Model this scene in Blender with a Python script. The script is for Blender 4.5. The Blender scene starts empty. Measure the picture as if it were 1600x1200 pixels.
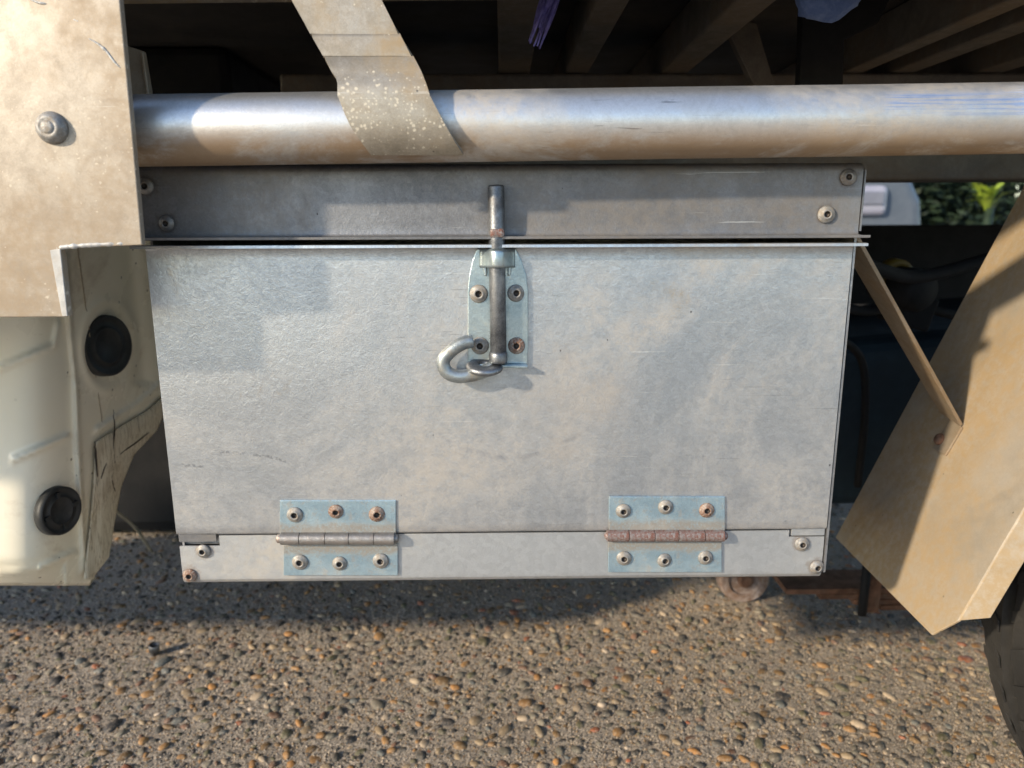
import bpy, bmesh, math, random
import numpy as np
from mathutils import Vector, Matrix, noise as mnoise

random.seed(7); np.random.seed(7)
sc = bpy.context.scene
COL = sc.collection
# ------------------------------------------------------------------ camera
EYE = 0.62                                   # height of the lens above the concrete
FPX = 1150.0                                 # focal length in pixels of a 1600 px wide picture
YAW, PITCH, ROLL = 0.01338751, 0.21432755, 0.00364304
fw = Vector((math.sin(YAW)*math.cos(PITCH), math.cos(YAW)*math.cos(PITCH), -math.sin(PITCH)))
ri0 = Vector((math.cos(YAW), -math.sin(YAW), 0)); dn0 = fw.cross(ri0)
ri = ri0*math.cos(ROLL) + dn0*math.sin(ROLL); dn = -ri0*math.sin(ROLL) + dn0*math.cos(ROLL)
cd = bpy.data.cameras.new('camera'); cam = bpy.data.objects.new('camera', cd); COL.objects.link(cam)
cam.matrix_world = Matrix(((ri.x, -dn.x, -fw.x, 0), (ri.y, -dn.y, -fw.y, 0), (ri.z, -dn.z, -fw.z, EYE), (0, 0, 0, 1)))
cd.sensor_width = 36; cd.lens = FPX/1600*36
cd.clip_start = 0.02; cd.clip_end = 500
cd.dof.use_dof = True; cd.dof.focus_distance = 0.53; cd.dof.aperture_fstop = 8.0
sc.camera = cam
# ------------------------------------------------------------------ light
SUN_TO = Vector((-1.40, -1.0, 0.72)).normalized()
el = math.asin(SUN_TO.z); az = math.atan2(SUN_TO.x, SUN_TO.y)
w = bpy.data.worlds.new('World'); sc.world = w; w.use_nodes = True
nt = w.node_tree
bg = nt.nodes['Background']
sky = nt.nodes.new('ShaderNodeTexSky'); sky.sky_type = 'NISHITA'; sky.sun_disc = False
sky.sun_elevation = el; sky.sun_rotation = az % (2*math.pi); sky.air_density = 1.0; sky.dust_density = 0.4; sky.ozone_density = 1.6
nt.links.new(sky.outputs[0], bg.inputs[0]); bg.inputs[1].default_value = 0.15
sd = bpy.data.lights.new('sun', 'SUN'); so = bpy.data.objects.new('sun', sd); COL.objects.link(so)
sd.energy = 3.1; sd.angle = math.radians(2.4); sd.color = (1.0, 0.84, 0.62)
so.rotation_euler = SUN_TO.to_track_quat('Z', 'Y').to_euler(); so.location = SUN_TO*20
sc.view_settings.view_transform = 'Standard'; sc.view_settings.look = 'None'
sc.view_settings.exposure = 0.86; sc.view_settings.gamma = 1; sc.view_settings.use_curve_mapping = False
sc.cycles.max_bounces = 8; sc.cycles.diffuse_bounces = 5; sc.cycles.glossy_bounces = 4
sc.cycles.sample_clamp_indirect = 4

# ------------------------------------------------------------------ geometry of the place
CAMP = Vector((0, 0, EYE))
def ray(px, py):
    return fw + ri*((px-800)/FPX) + dn*((py-600)/FPX)
def W(px, py, Y):
    """point seen at a pixel of the 1600x1200 photograph, lying in the vertical plane y=Y"""
    d = ray(px, py); return CAMP + d*(Y/d.y)
def Wpl(px, py, p0, n):
    d = ray(px, py); return CAMP + d*((p0-CAMP).dot(n)/d.dot(n))
YF = 0.516                                   # front of the toolbox

# ------------------------------------------------------------------ mesh helpers
WO = {}
def tag(o, label=None, cat=None, group=None, kind=None):
    if label: o['label'] = label
    if cat: o['category'] = cat
    if group: o['group'] = group
    if kind: o['kind'] = kind
    return o
def empty(name, loc):
    o = bpy.data.objects.new(name, None); COL.objects.link(o); o.location = loc; WO[o.name] = Vector(loc)
    o.empty_display_size = 0.05
    return o
def place(o, parent, origin):
    WO[o.name] = Vector(origin)
    if parent is not None:
        o.parent = parent; o.location = Vector(origin) - WO[parent.name]
    else:
        o.location = origin
class MB:
    def __init__(s): s.v = []; s.f = []; s.mi = []
    def add(s, v, f, mi=0):
        n = len(s.v); s.v += [Vector(p) for p in v]; s.f += [[i+n for i in q] for q in f]; s.mi += [mi]*len(f); return s
    def box(s, a, b, mi=0):
        x0, y0, z0 = a; x1, y1, z1 = b
        v = [(x0,y0,z0),(x1,y0,z0),(x1,y1,z0),(x0,y1,z0),(x0,y0,z1),(x1,y0,z1),(x1,y1,z1),(x0,y1,z1)]
        return s.add(v, [(0,3,2,1),(4,5,6,7),(0,1,5,4),(1,2,6,5),(2,3,7,6),(3,0,4,7)], mi)
    def prism(s, pts, ext, mi=0):
        pts = [Vector(p) for p in pts]; ext = Vector(ext); n = len(pts)
        nrm = Vector((0, 0, 0))
        for i in range(n): nrm += pts[i].cross(pts[(i+1) % n])
        if nrm.dot(ext) > 0: pts = pts[::-1]
        v = pts + [p+ext for p in pts]
        f = [list(range(n)), list(range(2*n-1, n-1, -1))] + [(i, i+n, (i+1) % n+n, (i+1) % n) for i in range(n)]
        return s.add(v, [list(q) for q in f], mi)
    def grid(s, rows, mi=0):
        nr = len(rows); nc = len(rows[0]); v = [p for r in rows for p in r]
        f = [(i*nc+j, i*nc+j+1, (i+1)*nc+j+1, (i+1)*nc+j) for i in range(nr-1) for j in range(nc-1)]
        return s.add(v, f, mi)
    def tube(s, path, rad, seg=16, mi=0, cap=True, flat=None):
        path = [Vector(p) for p in path]; n = len(path)
        if not hasattr(rad, '__len__'): rad = [rad]*n
        rows = []; up = Vector((0.13, 0.21, 0.97))
        prev = None
        for i, p in enumerate(path):
            t = (path[min(i+1, n-1)] - path[max(i-1, 0)]).normalized()
            a = (prev - t*prev.dot(t)) if prev is not None else (up - t*up.dot(t))
            if a.length < 1e-6: a = Vector((1, 0, 0)) - t*t.x
            a.normalize(); b = t.cross(a); prev = a
            rows.append([p + (a*math.cos(q) + b*math.sin(q))*rad[i] for q in [2*math.pi*k/seg for k in range(seg)]])
        v = [q for r in rows for q in r]
        f = [(i*seg+k, i*seg+(k+1) % seg, (i+1)*seg+(k+1) % seg, (i+1)*seg+k) for i in range(n-1) for k in range(seg)]
        if cap: f += [tuple(range(seg-1, -1, -1)), tuple(range((n-1)*seg, n*seg))]
        return s.add(v, f, mi)
    def lathe(s, o, ax, prof, seg=24, mi=None, sx=1.0):
        o = Vector(o); ax = Vector(ax).normalized(); a = Vector((0, 0, 1)) - ax*ax.z
        if a.length < 1e-4: a = Vector((1, 0, 0)) - ax*ax.x
        a.normalize(); b = ax.cross(a); n = len(prof)
        v = [o + ax*h + (a*math.cos(2*math.pi*k/seg) + b*math.sin(2*math.pi*k/seg)*sx)*r for (r, h) in prof for k in range(seg)]
        for i in range(n-1):
            pass
        base = len(s.v); s.v += v
        for i in range(n-1):
            m = mi[i] if isinstance(mi, (list, tuple)) else (mi or 0)
            for k in range(seg):
                s.f.append([base+i*seg+k, base+i*seg+(k+1) % seg, base+(i+1)*seg+(k+1) % seg, base+(i+1)*seg+k]); s.mi.append(m)
        return s
    def build(s, name, mats, parent=None, smooth=False, bevel=0, solid=0, origin=None, seg=2, wn=False, fixn=True):
        if not isinstance(mats, (list, tuple)): mats = [mats]
        A = np.array([tuple(p) for p in s.v])
        if origin is None: origin = Vector((A.min(0)+A.max(0))/2)
        me = bpy.data.meshes.new(name); me.from_pydata([tuple(Vector(p)-origin) for p in s.v], [], [tuple(q) for q in s.f])
        for m in mats: me.materials.append(m)
        me.polygons.foreach_set('material_index', s.mi)
        if fixn:
            bm = bmesh.new(); bm.from_mesh(me); bmesh.ops.remove_doubles(bm, verts=bm.verts, dist=1e-6)
            bmesh.ops.recalc_face_normals(bm, faces=bm.faces); bm.to_mesh(me); bm.free()
        if smooth:
            me.polygons.foreach_set('use_smooth', [True]*len(me.polygons))
        me.update()
        o = bpy.data.objects.new(name, me); COL.objects.link(o); place(o, parent, origin)
        if solid:
            m = o.modifiers.new('solid', 'SOLIDIFY'); m.thickness = solid; m.offset = 0
        if bevel:
            m = o.modifiers.new('bevel', 'BEVEL'); m.width = bevel; m.segments = seg; m.limit_method = 'ANGLE'; m.angle_limit = math.radians(40)
            m.harden_normals = False
        return o
def copy_obj(o, parent, origin, mat=None):
    c = o.copy(); COL.objects.link(c)
    for k in ('label',):
        if k in c: del c[k]
    place(c, parent, origin)
    return c
def smoothpath(pts, n):
    pts = [Vector(p) for p in pts]; out = []
    P = [pts[0]*2-pts[1]] + pts + [pts[-1]*2-pts[-2]]
    for i in range(1, len(P)-2):
        for k in range(n):
            t = k/n
            out.append(0.5*((2*P[i]) + (P[i+1]-P[i-1])*t + (2*P[i-1]-5*P[i]+4*P[i+1]-P[i+2])*t*t + (3*P[i]-P[i-1]-3*P[i+1]+P[i+2])*t**3))
    out.append(pts[-1]); return out
def lerp(a, b, t): return a+(b-a)*t
def split(o, ang=50):
    m = o.modifiers.new('split', 'EDGE_SPLIT'); m.split_angle = math.radians(ang); return o

# ------------------------------------------------------------------ materials
class NT:
    def __init__(s, name):
        s.m = bpy.data.materials.new(name); s.m.use_nodes = True; s.t = s.m.node_tree
        s.b = s.t.nodes['Principled BSDF']; s.tc = s.t.nodes.new('ShaderNodeTexCoord'); s.obj = s.tc.outputs['Object']
    def L(s, a, b):
        if hasattr(a, 'is_output'): s.t.links.new(a, b)
        else: b.default_value = a
    def node(s, t, **kw):
        n = s.t.nodes.new(t)
        for k, v in kw.items(): setattr(n, k, v)
        return n
    def map(s, scale=(1, 1, 1), rot=(0, 0, 0), loc=(0, 0, 0), v=None):
        n = s.node('ShaderNodeMapping'); s.L(v or s.obj, n.inputs[0]); n.inputs[1].default_value = loc
        n.inputs[2].default_value = rot; n.inputs[3].default_value = scale; return n.outputs[0]
    def noise(s, scale, detail=4, rough=0.55, dist=0, v=None):
        n = s.node('ShaderNodeTexNoise'); s.L(v or s.obj, n.inputs['Vector']); n.inputs['Scale'].default_value = scale
        n.inputs['Detail'].default_value = detail; n.inputs['Roughness'].default_value = rough; n.inputs['Distortion'].default_value = dist
        return n.outputs['Fac']
    def vor(s, scale, feature='F1', out='Distance', v=None, rnd=1.0):
        n = s.node('ShaderNodeTexVoronoi', feature=feature); s.L(v or s.obj, n.inputs['Vector']); n.inputs['Scale'].default_value = scale
        n.inputs['Randomness'].default_value = rnd; return n.outputs[out]
    def ramp(s, f, a, b, va=0.0, vb=1.0):
        n = s.node('ShaderNodeMapRange'); n.interpolation_type = 'SMOOTHSTEP'; s.L(f, n.inputs[0])
        for i, x in enumerate((a, b, va, vb)): n.inputs[i+1].default_value = x
        return n.outputs[0]
    def math(s, op, a, b=0.0, c=0.0):
        n = s.node('ShaderNodeMath', operation=op); s.L(a, n.inputs[0]); s.L(b, n.inputs[1]); s.L(c, n.inputs[2]); return n.outputs[0]
    def mix(s, f, a, b, mode='MIX'):
        n = s.node('ShaderNodeMixRGB', blend_type=mode); s.L(f, n.inputs[0])
        for x, i in ((a, 1), (b, 2)):
            if isinstance(x, (tuple, list)): n.inputs[i].default_value = (*x[:3], 1)
            else: s.L(x, n.inputs[i])
        return n.outputs[0]
    def sep(s, v=None):
        n = s.node('ShaderNodeSeparateXYZ'); s.L(v or s.obj, n.inputs[0]); return n.outputs
    def bump(s, h, strength, dist, prev=None):
        n = s.node('ShaderNodeBump'); s.L(h, n.inputs['Height']); n.inputs['Strength'].default_value = strength; n.inputs['Distance'].default_value = dist
        if prev is not None: s.L(prev, n.inputs['Normal'])
        return n.outputs[0]
    def done(s, color, rough, metallic=0.0, normal=None, spec=None, coat=None):
        s.L(color if not isinstance(color, tuple) else (*color[:3], 1), s.b.inputs['Base Color'])
        s.L(rough, s.b.inputs['Roughness']); s.L(metallic, s.b.inputs['Metallic'])
        if normal is not None: s.L(normal, s.b.inputs['Normal'])
        if spec is not None: s.b.inputs['Specular IOR Level'].default_value = spec
        if coat is not None: s.b.inputs['Coat Weight'].default_value = coat; s.b.inputs['Coat Roughness'].default_value = 0.15
        return s.m

def metal(name, dark, light, stain, stain_amt=0.5, rough=(0.38, 0.55), metallic=0.85, spangle=0.25, sp_scale=140, fine=420, bump=0.25,
          big=5, specks=0.0, spots=0.0, spot_col=(0.75, 0.72, 0.66), spot_scale=90, scratch=0.0, scr_scale=(3, 3, 240), extra=None, stain2=None, midw=0.35, dent=0.0, fnw=0.20):
    t = NT(name)
    big_n = t.noise(big, 7, 0.62, 0.4); mid = t.noise(55, 5, 0.65, 0.6); fn = t.noise(fine, 3, 0.6, 1.2)
    f = t.math('ADD', t.math('MULTIPLY', big_n, 1.0-fnw-midw), t.math('MULTIPLY', mid, midw))
    f = t.math('ADD', f, t.math('MULTIPLY', fn, fnw))
    col = t.mix(t.ramp(f, 0.36, 0.64), dark, light)
    vs = t.node('ShaderNodeSeparateColor'); t.L(t.vor(sp_scale, out='Color'), vs.inputs[0])
    sv = t.math('ADD', t.math('MULTIPLY', vs.outputs[0], spangle), 1-spangle*0.5)
    col = t.mix(1.0, col, sv, 'MULTIPLY')
    sm = t.ramp(t.noise(3.3*big/5, 8, 0.68, 0.7, v=t.map(loc=(3.1, 1.7, 5.2))), 0.62-0.25*stain_amt, 0.80-0.25*stain_amt)
    sm2 = t.math('MULTIPLY', sm, t.ramp(t.noise(150, 4, 0.7), 0.3, 0.62, 0.35, 1.0))
    sm2 = t.math('MULTIPLY', sm2, min(1, 0.35+0.6*stain_amt))
    col = t.mix(sm2, col, stain)
    if stain2 is not None:
        s2 = t.ramp(t.noise(9, 7, 0.7, 0.5, v=t.map(loc=(7.7, 2.1, 0.4))), 0.60, 0.70)
        s2 = t.math('MULTIPLY', s2, t.ramp(fn, 0.35, 0.6, 0.2, 0.7)); col = t.mix(s2, col, stain2)
    r = t.math('ADD', t.ramp(f, 0.3, 0.7, rough[1], rough[0]), t.math('MULTIPLY', sm2, 0.16))
    met = t.math('SUBTRACT', metallic, t.math('MULTIPLY', sm2, metallic*0.55))
    if spots > 0:
        d = t.vor(spot_scale); rr = t.node('ShaderNodeSeparateColor'); t.L(t.vor(spot_scale, out='Color'), rr.inputs[0])
        th = t.math('MULTIPLY', t.math('SUBTRACT', rr.outputs[1], 1-spots), 0.55/spots)
        area = t.ramp(t.noise(14, 4, 0.6), 0.40, 0.60)
        k = t.ramp(t.math('SUBTRACT', t.math('MULTIPLY', th, area), t.math('ADD', d, t.math('MULTIPLY', t.math('SUBTRACT', t.noise(spot_scale*1.6, 3, 0.7), 0.3), 0.7))), -0.17, 0.03)
        col = t.mix(t.math('MULTIPLY', k, 0.75), col, spot_col); r = t.math('ADD', r, t.math('MULTIPLY', k, 0.12))
        met = t.math('SUBTRACT', met, t.math('MULTIPLY', k, 0.35))
    if specks > 0:
        d = t.vor(120, v=t.map((1, 1, 0.7), loc=(0.3, 0.9, 0.1))); rr = t.node('ShaderNodeSeparateColor'); t.L(t.vor(120, out='Color', v=t.map((1, 1, 0.7), loc=(0.3, 0.9, 0.1))), rr.inputs[0])
        k = t.math('MULTIPLY', t.ramp(rr.outputs[0], 1-specks, 1-specks+0.02), t.ramp(d, 0.09, 0.05))
        col = t.mix(t.math('MULTIPLY', k, 0.8), col, (0.05, 0.045, 0.04))
    hb = None
    if scratch > 0:
        q = t.noise(1.0, 5, 0.6, 0.3, v=t.map(scr_scale)); k = t.ramp(q, 0.655, 0.70)
        k = t.math('MULTIPLY', k, t.ramp(t.noise(9, 3), 0.42, 0.6))
        col = t.mix(t.math('MULTIPLY', k, scratch), col, (0.82, 0.82, 0.80)); q2 = t.noise(1.0, 3, 0.5, 0.8, v=t.map(tuple(x*1.7 for x in scr_scale), loc=(2, 5, 1)))
        k2 = t.math('MULTIPLY', t.ramp(q2, 0.67, 0.71), t.ramp(t.noise(7, 3, v=t.map(loc=(4, 4, 4))), 0.46, 0.6))
        col = t.mix(t.math('MULTIPLY', k2, scratch), col, (0.10, 0.10, 0.11)); hb = k2
    if extra is not None:
        col, r, met = extra(t, col, r, met)
    n = t.bump(t.noise(fine*0.7, 3, 0.6, 1.5), bump, 0.0006)
    n = t.bump(t.noise(fine*4, 2, 0.6), bump*0.5, 0.0002, n)
    if dent: n = t.bump(t.noise(9, 3, 0.5, 0.6), dent, 0.02, n)
    return t.done(col, r, met, n)

def door_marks(t, col, r, met):
    x, y, z = t.sep()
    n = t.math('MULTIPLY', t.math('SUBTRACT', t.noise(40, 4), 0.5), 0.01)
    # curved rub mark below the latch (a quarter of a ring), polished
    dx = t.math('SUBTRACT', x, 0.005); dz = t.math('SUBTRACT', z, 0.03)
    d = t.math('SQRT', t.math('ADD', t.math('MULTIPLY', dx, dx), t.math('MULTIPLY', dz, dz)))
    k = t.ramp(t.math('ABSOLUTE', t.math('SUBTRACT', t.math('ADD', d, n), 0.078)), 0.0025, 0.0005)
    k = t.math('MULTIPLY', k, t.ramp(z, -0.02, -0.035)); k = t.math('MULTIPLY', k, t.ramp(t.noise(60, 3), 0.35, 0.55))
    col = t.mix(t.math('MULTIPLY', k, 0.35), col, (0.42, 0.45, 0.50)); r = t.math('SUBTRACT', r, t.math('MULTIPLY', k, 0.12))
    # dark scuffs on the left
    for (cx, cz, ln, sl) in ((-0.19, -0.043, 0.020, -0.12), (-0.227, -0.052, 0.010, -0.1), (-0.165, -0.047, 0.008, -0.3)):
        ux = t.math('SUBTRACT', x, cx); uz = t.math('SUBTRACT', t.math('SUBTRACT', z, cz), t.math('MULTIPLY', ux, sl))
        k = t.math('MULTIPLY', t.ramp(t.math('ABSOLUTE', t.math('ADD', uz, t.math('MULTIPLY', n, 0.25))), 0.0016, 0.0004), t.ramp(t.math('ABSOLUTE', ux), ln, ln*0.7))
        k = t.math('MULTIPLY', k, t.ramp(t.noise(420, 3), 0.42, 0.56)); col = t.mix(t.math('MULTIPLY', k, 0.55), col, (0.16, 0.17, 0.20))
    # grime rubbed on beside and below the latch, and along the foot of the sheet
    for (cx, cz, rx, rz, am) in ((0.055, -0.01, 0.055, 0.050, 0.42), (-0.02, -0.055, 0.12, 0.03, 0.22), (0.0, -0.108, 0.26, 0.012, 0.22)):
        ux = t.math('DIVIDE', t.math('SUBTRACT', x, cx), rx); uz = t.math('DIVIDE', t.math('SUBTRACT', z, cz), rz)
        q = t.math('ADD', t.math('ADD', t.math('MULTIPLY', ux, ux), t.math('MULTIPLY', uz, uz)), t.math('MULTIPLY', t.math('SUBTRACT', t.noise(28, 6, 0.65), 0.5), 3.0))
        k = t.math('MULTIPLY', t.math('MULTIPLY', t.ramp(q, 1.2, -0.1), am), t.ramp(t.noise(380, 3, 0.7), 0.32, 0.58, 0.5, 1.0))
        col = t.mix(k, col, (0.26, 0.22, 0.18)); r = t.math('ADD', r, t.math('MULTIPLY', k, 0.2)); met = t.math('SUBTRACT', met, t.math('MULTIPLY', k, 0.5))
    return col, r, met
def tube_marks(t, col, r, met):
    x, y, z = t.sep()
    # worn blue paint near the right end and a fainter rub
    for (cx, hw, cz, hz, am) in ((0.115, 0.05, 0.008, 0.009, 0.8), (0.19, 0.045, 0.010, 0.012, 0.3)):
        k = t.math('MULTIPLY', t.ramp(t.math('ABSOLUTE', t.math('SUBTRACT', x, cx)), hw, hw*0.75), t.ramp(t.math('ABSOLUTE', t.math('SUBTRACT', z, cz)), hz, hz*0.5))
        k = t.math('MULTIPLY', k, t.ramp(t.noise(1.0, 5, 0.7, 0.2, v=t.map((12, 500, 700))), 0.42, 0.58))
        col = t.mix(t.math('MULTIPLY', k, am), col, (0.10, 0.20, 0.42)); met = t.math('SUBTRACT', met, t.math('MULTIPLY', k, 0.4))
    # brown road grime caked on the lower flank
    k = t.math('MULTIPLY', t.ramp(z, 0.002, -0.017), t.ramp(t.noise(11, 7, 0.7, 0.4, v=t.map((1, 1, 2.5))), 0.30, 0.55)); k = t.math('MULTIPLY', k, 0.9)
    col = t.mix(k, col, (0.27, 0.17, 0.085)); met = t.math('SUBTRACT', met, t.math('MULTIPLY', k, 0.6)); r = t.math('ADD', r, t.math('MULTIPLY', k, 0.2))
    return col, r, met

ORG = Vector((0, YF, EYE))
def halos(pix, colr):
    pos = [W(a, b, YF)-ORG for a, b in pix]
    def fn(t, col, r, met):
        x, y, z = t.sep(); nn = t.math('MULTIPLY', t.math('SUBTRACT', t.noise(240, 5, 0.7), 0.5), 0.010)
        for i, p in enumerate(pos):
            dx = t.math('SUBTRACT', x, p.x); dz = t.math('SUBTRACT', z, p.z)
            dd = t.math('ADD', t.math('SQRT', t.math('ADD', t.math('MULTIPLY', dx, dx), t.math('MULTIPLY', dz, dz))), nn)
            k = t.math('MULTIPLY', t.ramp(dd, 0.0085, 0.0055), 0.38); col = t.mix(k, col, colr); r = t.math('ADD', r, t.math('MULTIPLY', k, 0.15))
        return col, r, met
    return fn
M = {}
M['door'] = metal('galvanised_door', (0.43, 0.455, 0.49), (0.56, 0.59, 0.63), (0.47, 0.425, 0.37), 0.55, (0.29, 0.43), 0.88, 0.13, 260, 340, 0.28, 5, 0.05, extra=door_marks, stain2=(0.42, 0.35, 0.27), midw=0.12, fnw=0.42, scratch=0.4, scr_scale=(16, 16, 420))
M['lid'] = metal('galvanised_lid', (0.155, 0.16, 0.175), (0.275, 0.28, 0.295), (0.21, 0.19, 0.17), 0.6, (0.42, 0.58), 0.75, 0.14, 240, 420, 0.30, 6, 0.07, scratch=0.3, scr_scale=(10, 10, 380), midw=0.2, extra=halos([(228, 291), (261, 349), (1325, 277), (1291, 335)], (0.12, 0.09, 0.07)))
M['boxrail'] = metal('galvanised_rail', (0.45, 0.465, 0.485), (0.57, 0.59, 0.61), (0.48, 0.43, 0.36), 0.55, (0.38, 0.54), 0.75, 0.12, 260, 420, 0.25, 7, 0.06, midw=0.2, extra=halos([(318, 861), (297, 899), (1253, 850), (1276, 886)], (0.26, 0.17, 0.11)))
M['carcass'] = metal('galvanised_carcass', (0.30, 0.30, 0.31), (0.44, 0.44, 0.45), (0.30, 0.25, 0.2), 0.6)
M['tube'] = metal('worn_aluminium_tube', (0.52, 0.53, 0.54), (0.74, 0.745, 0.75), (0.52, 0.44, 0.34), 0.55, (0.30, 0.48), 0.88, 0.06, 300, 600, 0.16, 6, 0.10, spots=0.0, scratch=0.6, scr_scale=(14, 300, 300), extra=tube_marks)
M['strap'] = metal('dusty_aluminium_strap', (0.25, 0.22, 0.175), (0.42, 0.38, 0.32), (0.30, 0.225, 0.135), 0.95, (0.40, 0.58), 0.6, 0.08, 200, 500, 0.16, 12, 0.10, spots=0.85, spot_col=(0.58, 0.53, 0.43), spot_scale=420, scratch=0.3, scr_scale=(10, 300, 300))
M['post'] = metal('weathered_aluminium_post', (0.27, 0.235, 0.195), (0.40, 0.36, 0.31), (0.31, 0.24, 0.165), 0.85, (0.42, 0.60), 0.55, 0.08, 200, 500, 0.10, 8, 0.06, spots=0.7, spot_col=(0.58, 0.51, 0.41), spot_scale=230, scratch=0.25, scr_scale=(10, 10, 300))
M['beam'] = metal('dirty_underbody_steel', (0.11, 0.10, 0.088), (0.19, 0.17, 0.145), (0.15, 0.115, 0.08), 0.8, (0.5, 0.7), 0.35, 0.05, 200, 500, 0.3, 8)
M['guard'] = metal('dull_aluminium_guard', (0.36, 0.31, 0.24), (0.49, 0.435, 0.36), (0.36, 0.26, 0.145), 0.95, (0.46, 0.62), 0.45, 0.04, 200, 500, 0.12, 7, 0.25, stain2=(0.34, 0.22, 0.085), midw=0.2, dent=0.35)
M['brace'] = metal('dusty_brace_bar', (0.26, 0.21, 0.15), (0.36, 0.30, 0.23), (0.26, 0.17, 0.09), 0.7, (0.5, 0.65), 0.45, 0.05, 200, 500, 0.2, 14)
M['latch'] = metal('zinc_plated_latch', (0.30, 0.38, 0.42), (0.54, 0.62, 0.65), (0.42, 0.38, 0.28), 0.45, (0.26, 0.42), 0.9, 0.10, 300, 600, 0.22, 26, 0.05, scratch=0.2, scr_scale=(30, 30, 500))
M['hook'] = metal('dull_hook_steel', (0.24, 0.27, 0.285), (0.44, 0.485, 0.50), (0.28, 0.23, 0.17), 0.7, (0.36, 0.54), 0.85, 0.10, 300, 600, 0.35, 60, 0.10, scratch=0.3, scr_scale=(60, 60, 60))
M['bolt'] = metal('worn_steel_rod', (0.08, 0.085, 0.095), (0.30, 0.315, 0.335), (0.18, 0.145, 0.12), 0.3, (0.34, 0.54), 0.88, 0.08, 300, 700, 0.30, 30, 0.08, scratch=0.5, scr_scale=(420, 420, 12))
def grime(sign):
    def fn(t, col, r, met):
        x, y, z = t.sep()
        k = t.ramp(t.math('ADD', t.math('MULTIPLY', z, sign), t.math('MULTIPLY', t.math('SUBTRACT', t.noise(90, 5, 0.65), 0.5), 0.012)), 0.0015, 0.0075)
        k = t.math('MULTIPLY', k, t.ramp(t.noise(700, 3, 0.7), 0.3, 0.55, 0.45, 0.95))
        e = t.math('MULTIPLY', t.ramp(t.noise(160, 5, 0.7, 0.4), 0.50, 0.66), 0.55)
        k = t.math('MAXIMUM', k, e)
        return t.mix(k, col, (0.27, 0.245, 0.215)), t.math('ADD', r, t.math('MULTIPLY', k, 0.15)), t.math('SUBTRACT', met, t.math('MULTIPLY', k, 0.4))
    return fn
for nm, sg in (('hinge', -1.0), ('hinge_low', 1.0)):
    M[nm] = metal('blue_zinc_'+nm, (0.27, 0.38, 0.46), (0.44, 0.58, 0.66), (0.36, 0.36, 0.34), 0.6, (0.34, 0.50), 0.72, 0.08, 300, 600, 0.3, 30, 0.10, scratch=0.35, scr_scale=(30, 300, 300), extra=grime(sg))
M['rivet'] = metal('dull_rivet_metal', (0.20, 0.20, 0.20), (0.39, 0.385, 0.375), (0.26, 0.215, 0.165), 0.75, (0.50, 0.66), 0.55, 0.06, 500, 900, 0.3, 360)
M['rivet_dark'] = metal('dark_grimy_rivet', (0.16, 0.155, 0.15), (0.30, 0.29, 0.28), (0.22, 0.17, 0.13), 0.6, (0.42, 0.6), 0.6, 0.06, 500, 900, 0.35, 60)
M['rivet_rusty'] = metal('half_rusted_rivet', (0.28, 0.235, 0.20), (0.46, 0.41, 0.36), (0.17, 0.062, 0.026), 0.95, (0.55, 0.75), 0.35, 0.06, 500, 900, 0.6, 420)
M['rust'] = metal('brown_rust', (0.075, 0.035, 0.02), (0.20, 0.10, 0.06), (0.17, 0.12, 0.09), 0.5, (0.7, 0.9), 0.1, 0.1, 500, 900, 0.7, 60)
M['knuckle'] = metal('worn_hinge_knuckle', (0.20, 0.19, 0.185), (0.36, 0.345, 0.335), (0.27, 0.16, 0.11), 0.6, (0.36, 0.55), 0.75, 0.06, 500, 900, 0.4, 50)
M['knuckle_rusty'] = metal('rust_flecked_knuckle', (0.20, 0.185, 0.18), (0.36, 0.345, 0.34), (0.15, 0.045, 0.026), 0.95, (0.45, 0.65), 0.5, 0.06, 500, 900, 0.5, 480)
M['weld'] = metal('bright_weld_metal', (0.36, 0.36, 0.36), (0.50, 0.50, 0.49), (0.38, 0.33, 0.27), 0.6, (0.5, 0.65), 0.3, 0.1, 300, 900, 0.12, 40)
def simple(name, c1, c2, rough=0.6, scale=20, met=0.0, bump=0.2, dist=0.0006, bscale=300, spec=None, coat=None):
    t = NT(name); n1 = t.noise(scale, 6, 0.6, 0.3)
    col = t.mix(t.ramp(n1, 0.35, 0.65), c1, c2); col = t.mix(t.ramp(t.noise(scale*9, 4), 0.35, 0.65, 0.0, 0.35), col, c1)
    return t.done(col, t.ramp(t.noise(scale*2, 4), 0.3, 0.7, rough-0.06, rough+0.06), met, t.bump(t.noise(bscale, 4, 0.6), bump, dist), spec, coat)
M['mandrel'] = simple('mandrel_steel', (0.03, 0.028, 0.026), (0.08, 0.06, 0.05), 0.6, 400, 0.5)
M['rubber'] = simple('black_rubber', (0.012, 0.014, 0.016), (0.03, 0.032, 0.034), 0.55, 60)
M['tyre'] = simple('tyre_rubber', (0.014, 0.0135, 0.013), (0.030, 0.028, 0.026), 0.75, 25, bump=0.4, dist=0.001)
M['black'] = simple('black_steel_and_shade', (0.006, 0.007, 0.009), (0.012, 0.012, 0.014), 0.75, 30, spec=0.25)
M['tank'] = simple('dark_blue_tank', (0.007, 0.016, 0.026), (0.013, 0.028, 0.042), 0.7, 12, spec=0.3)
M['yellow'] = simple('yellow_plastic', (0.10, 0.066, 0.006), (0.14, 0.09, 0.01), 0.6)
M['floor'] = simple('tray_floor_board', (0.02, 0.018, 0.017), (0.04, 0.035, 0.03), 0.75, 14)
M['cloth'] = simple('blue_cloth', (0.10, 0.17, 0.40), (0.20, 0.29, 0.55), 0.9, 60, bump=0.8, dist=0.001, bscale=900)
M['rope'] = simple('purple_blue_rope', (0.10, 0.09, 0.32), (0.20, 0.18, 0.48), 0.9, 200)
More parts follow.
